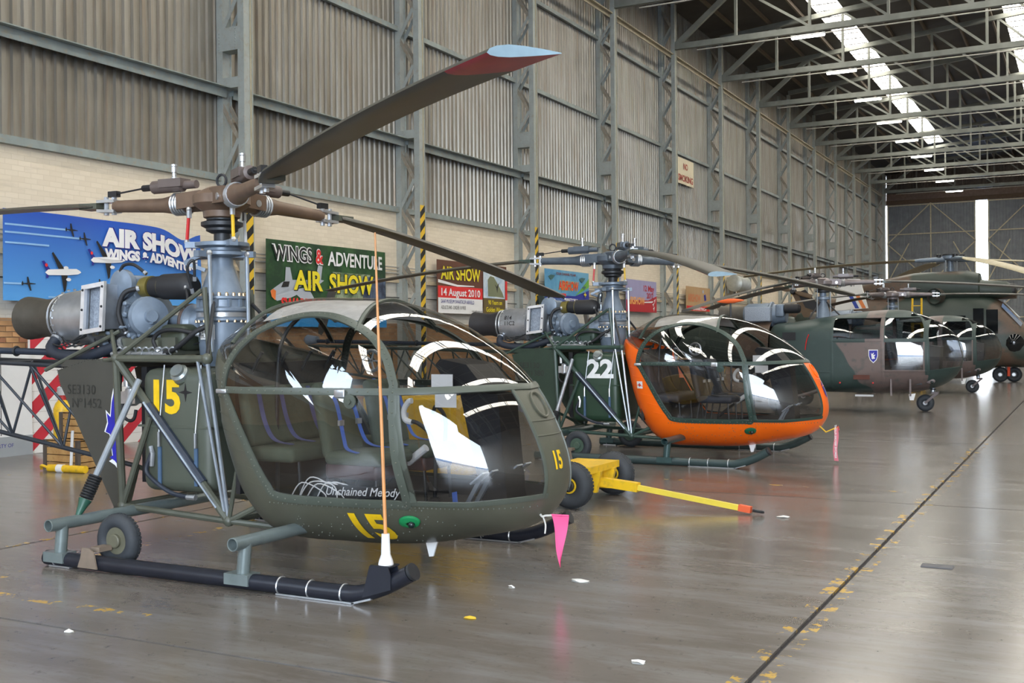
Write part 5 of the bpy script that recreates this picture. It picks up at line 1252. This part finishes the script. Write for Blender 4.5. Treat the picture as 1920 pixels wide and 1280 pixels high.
def make_banners():
    wh, blk, yl, rd = flat('print_white', (.82, .82, .83)), flat('print_black', (.012, .012, .014)), flat('print_yellow', (.82, .68, .02)), flat('print_red', (.75, .03, .03))
    gr, lb, nv, og = flat('print_grey', (.42, .46, .52)), flat('print_pale_blue', (.28, .52, .82)), flat('print_navy', (.02, .02, .25)), flat('print_orange', (.80, .20, .04))
    # blue air show banner
    sag = lambda u, v: -.17*(v/1.4)*math.exp(-((u-3.75)/.35)**2)-.05*(v/1.4)*max(0, u-2)/2.2
    b = Banner('air_show_banner', 11.22, 2.36, 4.24, 1.40, 'blue air show banner with two airliners behind the nearest helicopter', grad_material('banner_blue', (.10, .36, .78), (.02, .09, .50), 0, 1.4), wave=.05, sag=sag)
    for (u, v, l) in ((.02, 1.15, 1.2), (.02, 1.03, 1.5), (.0, .25, .3), (.8, .06, 1.0), (.02, .87, .8)): b.rect('smoke_trail', u, u+l, v, v+.028, lb)
    def prop(u, v, k):
        b.poly('propeller_plane_print', [(u+k*x, v+k*y) for x, y in ((-.5, .0), (-.42, .16), (-.36, .02), (-.1, .04), (-.12, .4), (-.02, .4), (.08, .05), (.5, .02), (.5, -.02), (.1, -.04), (.2, -.42), (.1, -.42), (-.06, -.06), (-.36, -.03), (-.4, -.12), (-.46, -.12))], blk)
    for u, v in ((1.26, 1.17), (1.55, 1.05), (.42, .27), (1.86, .30)): prop(u, v, .26)
    def liner(u, v, k):
        b.poly('airliner_wing', [(u+k*x, v+k*y) for x, y in ((-.12, .0), (-.38, .48), (-.34, .52), (.02, .1), (.12, -.02), (.06, -.45), (.0, -.5), (-.08, -.1))], blk)
        b.poly('airliner_tail', [(u+k*x, v+k*y) for x, y in ((-.55, .02), (-.70, .26), (-.62, .28), (-.42, .06), (-.5, -.16), (-.56, -.16))], nv)
        b.poly('airliner_body', [(u+k*x, v+k*y) for x, y in ((-.6, -.02), (-.5, .06), (.0, .1), (.40, .12), (.52, .07), (.56, .03), (.45, -.02), (.1, -.06), (-.5, -.08))], wh)
        for x, y in ((.06, .13), (.14, -.17)): b.poly('airliner_engine', [(u+k*(x+.08*math.cos(a)), v+k*(y+.045*math.sin(a))) for a in [2*PI*i/12 for i in range(12)]], wh)
        b.poly('tail_mark', [(u+k*(-.56+.045*math.cos(a)), v+k*(.17+.045*math.sin(a))) for a in [2*PI*i/12 for i in range(12)]], rd)
    liner(1.10, .47, .62); liner(2.02, .72, .62)
    b.text('AIR SHOW', 1.90, .98, .40, wh, 2.22, .024, out=(nv, .012)); b.text('WINGS & ADVENTURE', 1.95, .76, .22, wh, 2.15, .014, out=(nv, .008))
    for k in range(4): b.rect('yellow_print', 2.10+.11*k, 2.18+.11*k, .06, .16, yl)
    # green banner
    b = Banner('air_show_banner', 17.25, 2.0, 4.26, 1.76, 'green air show banner with a red-nosed jet between the first two columns', photo_print('banner_green', (.012, .045, .02), (.03, .10, .03), (.02, .03, .03), 1.6), wave=.03)
    b.rect('blue_strip', 0, 4.26, 0, .26, flat('print_sky_blue', (.04, .35, .80)))
    b.rect('foliage_print', 2.2, 3.6, .62, 1.2, photo_print('banner_foliage', (.10, .16, .08), (.35, .42, .28), (.03, .06, .03), 3))
    b.rect('dark_print', 3.3, 4.24, .45, 1.15, photo_print('banner_dark', (.02, .03, .06), (.10, .14, .22), (.01, .01, .02), 2.5))
    b.poly('jet_body', [(.10, .72), (.14, .60), (.30, .52), (.75, .60), (1.3, .78), (1.75, .92), (1.9, 1.0), (1.7, 1.02), (1.2, .98), (.62, .96), (.45, .90)], gr); b.poly('jet_wing', [(.9, .68), (1.55, .34), (1.75, .36), (1.35, .80)], gr)
    b.poly('jet_fin', [(1.55, .95), (1.70, 1.32), (1.85, 1.30), (1.78, .98)], gr); b.poly('jet_wing', [(.55, .93), (.58, 1.22), (.72, 1.22), (.80, .95)], gr)
    b.poly('jet_nose', [(.10, .72), (.13, .60), (.24, .53), (.26, .72), (.18, .76)], og); b.poly('jet_canopy', [(.42, .80), (.50, .92), (.70, .93), (.66, .82)], blk)
    b.text('WINGS', .14, 1.36, .42, blk, 1.34, .006, -.1, (wh, .022)); b.text('&', 1.60, 1.36, .42, rd, .27, .012, 0, (wh, .018)); b.text('ADVENTURE', 2.02, 1.34, .42, wh, 2.06, .010)
    b.text('AIR', .82, .78, .56, yl, 1.02, .018, 0, (blk, .016)); b.text('SHOW', 2.06, .76, .56, yl, 1.62, .018, 0, (blk, .016))
    b.text('SWARTKOP', .40, .36, .32, rd, 1.55, .014); b.text('AIR FORCE BASE', 2.1, .34, .26, wh, 2.0, .010)
    # brown and red poster
    b = Banner('air_show_poster', 23.78, 2.38, 3.74, 1.36, 'brown and red poster reading 14 August 2010', flat('print_brown', (.13, .05, .03)), 'poster', .004)
    b.rect('white_panel', 0.03, 2.34, 0, .42, wh); b.rect('red_panel', .03, 2.34, .40, .70, rd); b.poly('swoosh', [(.03, .78), (1.0, .70), (1.9, .73), (1.86, .75), (1.0, .75), (.03, .86)], wh)
    b.text('AIR SHOW', .16, .88, .46, yl, 2.06, .012, 0, (blk, .014)); b.text('14 August 2010', .18, .46, .26, wh, 2.02, .006)
    b.text('SAAF MUSEUM SWARTKOP AIRFIELD', .16, .26, .14, nv, 1.7); b.text('ADULTS R40 - UNDER 10 FREE', .16, .11, .13, blk, 1.25); b.text('www.saafmuseum.org', 1.72, .06, .07, blk, .58)
    b.rect('aircraft_photo', 2.36, 3.60, 0, 1.28, photo_print('poster_photo', (.42, .55, .70), (.72, .78, .84), (.5, .6, .7), 2.0)); b.rect('ground_print', 2.36, 3.60, 0, .45, flat('print_olive_brown', (.13, .09, .03)))
    b.poly('transport_plane', [(2.62, .50), (2.60, .95), (2.75, 1.06), (2.95, 1.04), (3.2, .84), (3.45, .62), (3.55, .48), (3.1, .5)], flat('print_drab', (.20, .22, .13))); b.poly('propeller_print', [(3.0, .85), (3.12, .78), (3.28, .92), (3.18, .74), (3.14, .60), (3.10, .74)], blk)
    b.text('90 Years on', 2.62, .28, .17, yl, .8, .003); b.text('Golden Wings', 2.50, .08, .18, yl, 1.0, .003)
    b.rect('red_edge', 3.61, 3.73, .42, .95, rd); b.rect('white_edge', 3.61, 3.73, 0, .42, wh)
    # sky-blue poster
    b = Banner('air_show_poster', 30.0, 2.66, 3.3, 1.18, 'sky blue and navy poster reading AIRSHOW in red', photo_print('poster_sky', (.08, .30, .55), (.16, .42, .62), (.05, .2, .4), 1.2), 'poster', .004)
    b.rect('navy_panel', .0, 3.3, .08, .40, flat('print_royal', (.02, .03, .30))); b.poly('green_print', [(2.2, .40), (3.3, .72), (3.3, 1.0), (2.5, .55)], flat('print_green', (.16, .45, .05))); b.poly('navy_corner', [(2.1, .38), (3.3, .62), (3.3, .3), (2.1, .3)], MATS['print_royal']); b.rect('red_strip', .0, 1.5, .36, .46, rd); b.rect('white_strip', .0, 2.4, .0, .09, wh)
    for u, v, k in ((.45, .95, .5), (2.75, .95, .5), (2.9, .7, .35)): b.poly('helicopter_print', [(u-k*.5, v), (u-k*.1, v+k*.12), (u+k*.5, v+k*.1), (u+k*.2, v-k*.1), (u-k*.1, v-k*.22)], flat('print_steel_green', (.05, .14, .14)))
    b.text('AIRSHOW', .95, .58, .38, rd, 1.5, .012, 0, (yl, .010)); b.text('YOUR CHANNEL TO AIR', .75, 1.03, .10, flat('print_maroon', (.2, .03, .02)), 1.5, .003); b.text('PRETORIA', 1.5, .20, .16, wh, .9, .004); b.text('AIR MUSEUM SWARTKOP', .1, .22, .11, lb, 1.2); b.text('+', 2.85, .36, .3, yl, .2, .01)
    # lilac and red poster
    b = Banner('air_show_poster', 36.6, 2.66, 3.1, 1.16, 'lilac and red poster reading 12 May 2012', flat('print_lilac', (.36, .34, .55)), 'poster', .004)
    b.poly('red_print', [(0, 0), (3.1, 0), (3.1, .62), (2.2, .44), (0, .42)], flat('print_crimson', (.48, .02, .03))); b.text('12 May', 1.75, .78, .30, MATS['print_crimson'], 1.1, .008); b.text('2012', 2.05, .52, .28, MATS['print_crimson'], .7, .008); b.text('AIRSHOW', .1, .28, .36, flat('print_amber', (.85, .40, .12)), 1.75, .012)
    b.poly('white_swoosh', [(1.8, .34), (2.6, .36), (2.75, .42), (2.6, .42), (1.8, .38)], wh)
    for u, v in ((2.7, .30), (2.85, .45), (2.75, .15)): b.poly('jet_print', [(u-.1, v-.02), (u+.12, v+.08), (u+.02, v-.12), (u, v-.02)], wh)
    # faded poster
    b = Banner('air_show_poster', 43.2, 2.80, 3.2, 1.02, 'faded tan poster with orange lettering, farthest of the posters', flat('print_tan', (.50, .32, .16)), 'poster', .004)
    b.text('AIRSHOW', .2, .40, .44, flat('print_faded_orange', (.62, .20, .08)), 1.7, .012); b.rect('red_strip', .05, 3.1, .02, .22, rd); b.text('SWARTKOP', .9, .05, .16, wh, 1.8, .006)
    b.poly('badge_print', [(2.3, .7), (2.55, .75), (2.65, .5), (2.4, .45)], nv); b.poly('badge_print', [(2.1, .9), (2.3, .92), (2.32, .78), (2.12, .78)], gr)
    # no smoking
    b = Banner('no_smoking_sign', 42.3, 7.95, 2.05, 1.05, 'cream board lettered NO SMOKING high on the corrugated wall', flat('sign_cream', (.72, .64, .47)), 'sign', .0, X=-14.60, group=None)
    r2 = flat('sign_red', (.36, .05, .03)); b.text('NO', .75, .62, .34, r2, .55, .012); b.text('SMOKING', .10, .12, .36, r2, 1.85, .012)
make_banners()
# ------------------------------------------------------------------ things along the wall
def make_wall_things():
    o = empty('white_cabinet', (-14.56, 10.4, 0)); tag(o, 'white steel cabinet with grey plinth against the wall, left edge', 'cabinet')
    MB().bx(-.15, .12, .1, 1.2, .30, 1.57).build('body', flat('cabinet_white', (.78, .79, .80), .4), o, sm=False); MB().bx(-.15, .13, .1, 1.2, 0, .30).build('plinth', flat('plinth_grey', (.33, .36, .39)), o, sm=False)
    for y in (.65,): MB().bx(.12, .126, y-.004, y+.004, .32, 1.55).build('door_gap', BLACK, o, sm=False)
    put_text('lettering', 'PROPERTY OF', MATS['print_navy'], o, lambda u, v: V(.134, .35+u, .14+v), .08, .0)
    o = empty('striped_board', (-14.5, 11.62, 0)); tag(o, 'red and white diagonally striped board lettered CO against the wall', 'board')
    MB().bx(-.05, 0, 0, 2.4, 0, 1.93).build('panel', flat('board_white', (.80, .79, .78)), o, sm=False)
    rd = flat('board_red', (.55, .03, .05)); W_, H_ = 2.4, 1.93
    for k in range(-5, 6):
        c0 = k*.52   # band: c0 < z - y < c0+.24, cut to the board
        P = []
        poly = [(0, 0), (W_, 0), (W_, H_), (0, H_)]
        def clip(poly, f):
            out = []
            for i in range(len(poly)):
                a, b = poly[i], poly[(i+1) % len(poly)]; fa, fb = f(a), f(b)
                if fa >= 0: out.append(a)
                if fa*fb < 0: t = fa/(fa-fb); out.append((a[0]+(b[0]-a[0])*t, a[1]+(b[1]-a[1])*t))
            return out
        P = clip(clip(poly, lambda p: p[1]-p[0]*.85-c0), lambda p: c0+.25-p[1]+p[0]*.85)
        if len(P) > 2: poly_print('stripe', P, rd, o, lambda u, v: V(.003, u, v))
    put_text('lettering', 'CO', BLACK, o, lambda u, v: V(.006, .25+u, 1.48+v), .26, .004)
    for z in [.16*i for i in range(1, 12)]: MB().bx(-.001, .002, 0, 2.4, z-.004, z+.002).build('board_joint', flat('joint_grey', (.5, .45, .44)), o, sm=False)
    wood = photo_print('crate_wood', (.40, .22, .08), (.52, .32, .13), (.30, .15, .05), 6); dk = flat('crate_frame', (.10, .085, .075))
    for (x, y, z, w, d, h, lab) in ((-12.25, 10.55, 0, .62, .5, .40, 'low wooden crate on the floor behind the nearest helicopter'), (-12.10, 10.60, .40, .5, .42, .37, 'wooden crate stacked on top of the low crate')):
        o = empty('wooden_crate', (x, y, z)); tag(o, lab, 'crate', 'wooden crates')
        for i in range(4):
            MB().bx(-w/2, w/2, -d/2, -d/2+.02, h*i/4+.006, h*(i+1)/4-.006).build('plank', wood, o, sm=False); MB().bx(w/2-.02, w/2, -d/2+.02, d/2-.02, h*i/4+.006, h*(i+1)/4-.006).build('plank', wood, o, sm=False)
            MB().bx(-w/2, -w/2+.02, -d/2+.02, d/2-.02, h*i/4+.006, h*(i+1)/4-.006).build('plank', wood, o, sm=False); MB().bx(-w/2, w/2, d/2-.02, d/2, h*i/4+.006, h*(i+1)/4-.006).build('plank', wood, o, sm=False)
        MB().bx(-w/2, w/2, -d/2, d/2, 0, .02).build('base', wood, o, sm=False); MB().bx(-w/2, w/2, -d/2, d/2, h-.018, h).build('lid', wood, o, sm=False)
        for sx in (-1, 1):
            for sy in (-1, 1): MB().bx(sx*w/2-.025, sx*w/2+.025, sy*d/2-.025, sy*d/2+.025, 0, h).build('corner_post', dk, o, sm=False)
    o = empty('gas_cylinder', (-13.35, 11.25, 0)); tag(o, 'tall yellow gas cylinder with red neck beside the crates', 'cylinder')
    MB().lathe([(0, .11), (.02, .13), (.74, .13), (.82, .10), (.87, .06)], (0, 0, 0), n=24).build('body', YEL, o); MB().lathe([(.86, .06), (.92, .065), (.95, .06)], (0, 0, 0), n=20).build('neck', flat('neck_red', (.45, .03, .03)), o); MB().lathe([(.94, .075), (1.05, .075), (1.07, .05)], (0, 0, 0), n=16).build('collar', flat('collar_silver', (.5, .5, .5)), o); MB().tube([(0, 0, 1.05), (0, 0, 1.13), (.06, 0, 1.15)], .015, 8).build('valve', flat('valve_brass', (.5, .35, .1)), o)
    o = empty('hand_jack', (-11.95, 10.08, 0)); tag(o, 'yellow hydraulic jack lying on the floor in front of the crates', 'jack')
    MB().tube([(-.28, 0, .05), (.35, .05, .05)], .05, 14).build('barrel', YEL, o); MB().tube([(-.12, .01, .05), (-.02, .02, .05)], .056, 14).build('collar', WHITE, o); MB().tube(smooth([(-.28, 0, .05), (-.40, -.02, .08), (-.45, .02, .03)], 4), .018, 8).build('nozzle', YEL, o); MB().tube([(.10, .03, .08), (.10, .06, .55)], .02, 8).build('pump_rod', flat('rod_white', (.65, .67, .7)), o)
    o = empty('air_tank', (-14.30, 49.9, 4.16)); tag(o, 'silver cylindrical tank fixed high on the wall past the posters', 'tank')
    MB().lathe([(-.78, .30), (-.74, .38), (.74, .38), (.78, .30)], (0, 0, 0), (0, 1, 0), 28).build('body', M('tank_silver', (.45, .46, .42), .35, .5), o); MB().tube(smooth([(.1, -.6, -.36), (.12, -.55, -.5), (.12, -.4, -.55), (.1, -.3, -.38)], 5), .03, 8).build('drain_pipe', flat('pipe_brown', (.25, .18, .1)), o)
    for y in (-.5, .5): MB().bx(-.4, -.3, y-.05, y+.05, -.45, .3).build('bracket', STEEL, o, sm=False)
    o = MB(); o.prism([(0, 0), (.28, .05), (.42, -.12), (.36, -.34), (.10, -.3)], (0, 0, 0), (0, 1, 0), (0, 0, 1), .05); o = o.build('rag', flat('rag_dark', (.012, .03, .028)), None, sm=False, loc=(-14.10, 28.45, 2.95)); tag(o, 'dark cloth hanging on a column above the orange helicopter exhaust', 'cloth')
make_wall_things()
# ------------------------------------------------------------------ ground equipment
def make_ground():
    mt = base_mt()
    o = empty('ground_power_unit', (-6.35, 10.1, 0)); tag(o, 'yellow box trolley behind the nearest helicopter cabin', 'trolley')
    MB().rbox((0, 0, .68), (1.1, .8, .84), .03).build('body', YEL, o); MB().bx(-.56, .56, -.41, .41, .20, .26).build('chassis', BLACK, o, sm=False)
    MB().bx(-.003, .003, -.405, -.40, .3, 1.08).build('panel_gap', BLACK, o, sm=False)
    for x in (-.4, .4):
        for y in (-.36, .36): wheel('trolley_wheel', o, (x, y, .15), .15, .05, (0, 1, 0), mt['tyre'], YEL, mt['dark'])
    MB().tube(smooth([(.35, -.42, .95), (.42, -.46, 1.02), (.52, -.46, .9), (.5, -.44, .6)], 6), .02, 8).build('cable', mt['rubber'], o)
    o = empty('tow_cart', (-4.6, 10.6, 0)); tag(o, 'yellow two-wheeled tow cart with long drawbar on the floor', 'cart')
    MB().bx(-.35, .14, -.42, .36, .33, .40).build('deck', YEL, o, sm=False); MB().bx(-.15, .05, -.40, .36, .20, .33).build('axle_beam', YEL, o, sm=False)
    for y in (-.22, .16): MB().prism([(-.06, .12), (.12, .12), (.17, .34), (-.2, .34)], (0, y, 0), (1, 0, 0), (0, 0, 1), -.05).build('hanger', YEL, o, sm=False)
    MB().tube([(0, -.58, .235), (0, .53, .235)], .03, 10).build('axle', mt['dark'], o)
    for y in (-.58, .53): wheel('cart_wheel', o, (0, y, .235), .235, .085, (0, 1, 0), mt['tyre'], YEL, mt['dark'])
    MB().bar((-.05, -.1, .24), (.55, -.14, .19), .09, .09).build('drawbar_socket', YEL, o); d = MB().bar((.5, -.14, .195), (1.62, -.19, .055), .05, .05).build('drawbar', M('drawbar_yellow', (.72, .55, .06), .45, 0, .1, 4), o)
    MB().bar((1.60, -.19, .06), (1.72, -.195, .045), .065, .06).build('coupling', flat('coupling_red', (.65, .10, .03)), o); MB().torus((1.79, -.2, .035), (.1, .2, 1), .045, .014, 18, 8).build('tow_eye', mt['dark'], o)
    MB().lathe([(-.08, .10), (.08, .10)], (-.28, -.34, .52), (0, 1, 0), 18).build('chock_roller', flat('roller_brown', (.35, .13, .06)), o)
    # streamers on the noses
    o = empty('warning_pennant', (-3.30, 6.87, .48)); tag(o, 'pink triangular pennant tied under the nearest helicopter nose', 'pennant', 'warning streamers')
    pk = flat('pink_cloth', (.85, .10, .27), .7); G = []
    for i in range(13):
        t = i/12; w = .125*(1-t)+.004; G.append([V(.09*t*.6, .012*math.sin(t*7), -.355*t), V(.09*t*.6+w/2, .012*math.sin(t*7+1), -.355*t-.004), V(.09*t*.6+w, .01*math.sin(t*6), -.355*t-(0 if i else -.004))])
    b = MB().grid(G); b.grid([[p+V(0, .004, 0) for p in r] for r in G]); b.build('cloth', pk, o)
    MB().tube([(-.002, 0, .004), (.128, 0, .006)], .006, 6).build('hem', pk, o); st = flat('white_cord', (.62, .60, .55)); MB().tube(smooth([(-.14, .03, .05), (-.08, 0, -.01), (-.05, .0, -.005), (0, 0, .0)], 5), .008, 6).build('cord', st, o); MB().tube(smooth([(-.07, 0, -.01), (-.05, 0, -.07), (-.055, 0, -.13)], 4), .006, 6).build('loose_end', st, o)
    o = empty('warning_streamer', (-3.0, 15.0, .48)); tag(o, 'pink streamer hanging from a yellow hook at the orange nose', 'streamer', 'warning streamers')
    G = [[V(.01*math.sin(i*.5)-w*.03, w*.01, -.44*i/14) for w in (-1, 1)] for i in range(15)]; b = MB().grid(G); b.grid([[p+V(0, .004, 0) for p in r] for r in G]); b.build('ribbon', flat('pink_ribbon', (.72, .20, .25)), o)
    MB().tube([(-.27, .05, .06), (-.13, .01, -.06), (0, 0, .0), (.04, 0, .01)], .010, 6).build('hook', flat('hook_yellow', (.72, .45, .03)), o)
    MB().tube([(0, 0, .0), (.03, 0, .02), (.04, 0, -.03)], .012, 6).build('tie', flat('tie_red', (.5, .03, .05)), o)
    put_text('lettering', 'REMOVE BEFORE FLIGHT', WHITE, o, lambda u, v: V(-.012+v*.9, -.016, -.40+u), .04, .0008)
    # litter on the concrete
    pw = flat('litter_white', (.75, .75, .73)); rn = random.Random(4)
    for k, (x, y, r, lab) in enumerate(((-3.16, 7.04, .06, 'crumpled clear wrapper on the floor below the pink pennant'), (-3.35, 5.81, .035, 'yellow scrap on the floor in front of the skid tip'), (-3.51, 6.66, .02, 'tiny white scrap on the floor near the antenna skid'), (-5.33, 4.52, .03, 'white paper scrap beside the floor joint, bottom left'), (-2.56, 10.36, .05, 'thin white scrap beside the tow eye'), (-2.1, 5.4, .035, 'crumpled white scrap at the bottom edge of the floor'))):
        P = [(r*(1+.4*rn.random())*math.cos(a), r*.6*(1+.4*rn.random())*math.sin(a)) for a in [2*PI*i/9 for i in range(9)]]
        b = MB(); b.add([(px, py, .002+.012*rn.random()) for px, py in P]+[(0, 0, .02)], [(i, (i+1) % 9, 9) for i in range(9)]); b.add([(px, py, .0) for px, py in P], [tuple(range(9))])
        tag(b.build('litter_scrap', flat('litter_yellow', (.6, .42, .03)) if k == 1 else pw, None, loc=(x, y, .001)), lab, 'litter', 'litter on the floor')
    dp = MB().bx(-.11, .11, -.06, .06, 0, .006).build('floor_plate', flat('plate_dark', (.09, .09, .10)), None, sm=False, loc=(-1.0, 8.62, .001)); tag(dp, 'small dark rectangular plate on the bare concrete, right side', 'plate')
make_ground()
# ------------------------------------------------------------------ aircraft glimpsed behind the camouflaged row
def make_behind():
    mt = base_mt(); wh = flat('fin_white', (.74, .73, .70))
    o = empty('light_aircraft', (-9.5, 41.0, 0)); tag(o, 'aircraft with white tail fin striped blue and orange behind the helicopters', 'aircraft')
    f = MB().prism([(1.30, 2.62), (1.42, 3.35), (1.78, 3.78), (2.2, 3.76), (2.48, 2.70)], (0, -.06, 0), (1, 0, 0), (0, 0, 1), -.12).build('tail_fin', wh, o, sm=False)
    for x0, m_ in ((1.86, flat('stripe_blue', (.03, .06, .33))), (2.10, flat('stripe_orange', (.72, .22, .06)))): poly_print('stripe', [(x0+.18, 2.70), (x0+.32, 2.70), (x0+.08, 3.18), (x0-.06, 3.18)], m_, f, lambda u, v: V(u, -.066, v))
    put_text('lettering', '61', BLACK, f, lambda u, v: V(1.86+u, -.067, 3.50+v), .18, .003)
    MB().rbox((1.2, 0, 2.0), (2.7, .7, 1.2), .3).build('fuselage', CAMO2, o); MB().rbox((-1.6, 0, 1.8), (3.4, 1.1, 1.3), .4).build('forward_fuselage', CAMO2, o)
    for y in (-.6, .6): wheel('main_wheel', o, (-1.5, y, .3), .3, .11, (0, 1, 0), mt['tyre'], mt['dark'], mt['silver']); MB().tube([(-1.5, y, .3), (-1.4, y*.6, 1.3)], .06, 8).build('wheel_leg', mt['dark'], o)
    wheel('tail_wheel', o, (2.2, 0, .22), .22, .08, (0, 1, 0), mt['tyre'], mt['dark'], mt['silver']); MB().tube([(2.2, 0, .22), (2.0, 0, 1.6)], .06, 8).build('tail_leg', mt['dark'], o)
    o = empty('helicopter', (-5.10, 37.2, 0)); o.scale = (1.215, 1.0, 1.09); tag(o, 'brown helicopter tail with a small rotor rising behind the shield helicopter', 'helicopter', 'helicopters parked in a row')
    br = flat('tail_brown', (.12, .075, .04)); dkp = flat('tail_black', (.02, .02, .022))
    MB().prism([(-2.75, 2.15), (-3.05, 2.85), (-2.88, 2.95), (-2.25, 2.15)], (0, -.08, 0), (1, 0, 0), (0, 0, 1), -.16).build('tail_fin', br, o, sm=False); MB().prism([(-2.7, 2.45), (-2.92, 2.92), (-2.70, 3.0), (-2.1, 2.2)], (0, -.09, 0), (1, 0, 0), (0, 0, 1), -.02).build('fin_panel', dkp, o, sm=False)
    MB().tube([(-2.4, 0, 2.1), (-1.4, 0, 1.8), (-.7, 0, 1.5)], [.22, .32, .45], 16).build('tail_boom', br, o); MB().rbox((-.5, 0, 1.2), (.9, 1.0, 1.2), .25).build('fuselage', br, o)
    MB().lathe([(-.15, .06), (.0, .10), (.1, .06)], (-3.02, -.12, 2.95), (0, 1, 0), 14).build('tail_gearbox', mt['dark'], o)
    for a in (20, 200): me = blade_mesh(.08, .55, .14, 0, .02, .1, .05, 5).mesh('tail_rotor_blade', [br]); q = link('tail_rotor_blade', me, o, (-3.02, -.2, 2.95)); q.rotation_euler = (PI/2, math.radians(a), 0)
    for y in (-.7, .7): MB().tube([(-1.2, y, .06), (.1, y, .06)], .05, 10).build('landing_skid', mt['dark'], o)
    for x in (-.8, -.2): MB().tube([(x, -.7, .06), (x, -.4, .6)], .04, 8).build('skid_leg', mt['dark'], o); MB().tube([(x, .7, .06), (x, .4, .6)], .04, 8).build('skid_leg', mt['dark'], o)
    o = empty('step_ladder', (-5.1, 39.0, 0)); tag(o, 'yellow step ladder standing behind the camouflaged helicopters', 'ladder')
    for x in (-.16, .16):
        MB().tube([(x, -.3, 0), (x*.9, 0, 2.95)], .035, 8).build('rail', YEL, o); MB().tube([(x, .55, 0), (x*.9, .06, 2.5)], .025, 8).build('rear_leg', YEL, o)
    for k in range(9): MB().bar((-.16, -.3+.033*k*1.0, .3*(k+1)), (.16, -.3+.033*k, .3*(k+1)), .06, .03).build('rung', YEL, o)
    o = empty('orange_pod', (-5.95, 20.2, 0)); tag(o, 'orange streamlined pod on a stand beyond the orange helicopter', 'pod')
    MB().lathe([(-.27, .004), (-.18, .028), (-.05, .045), (.08, .042), (.2, .022), (.27, .004)], (0, 0, 2.38), (1, -.1, .03), 18).build('pod', flat('pod_orange', (.85, .14, .03)), o); MB().tube([(0, 0, .03), (0, 0, 2.36)], .018, 8).build('stand_pole', mt['dark'], o); MB().lathe([(0, .28), (.03, .26), (.05, .04)], (0, 0, 0), n=20).build('stand_base', mt['dark'], o)
make_behind()
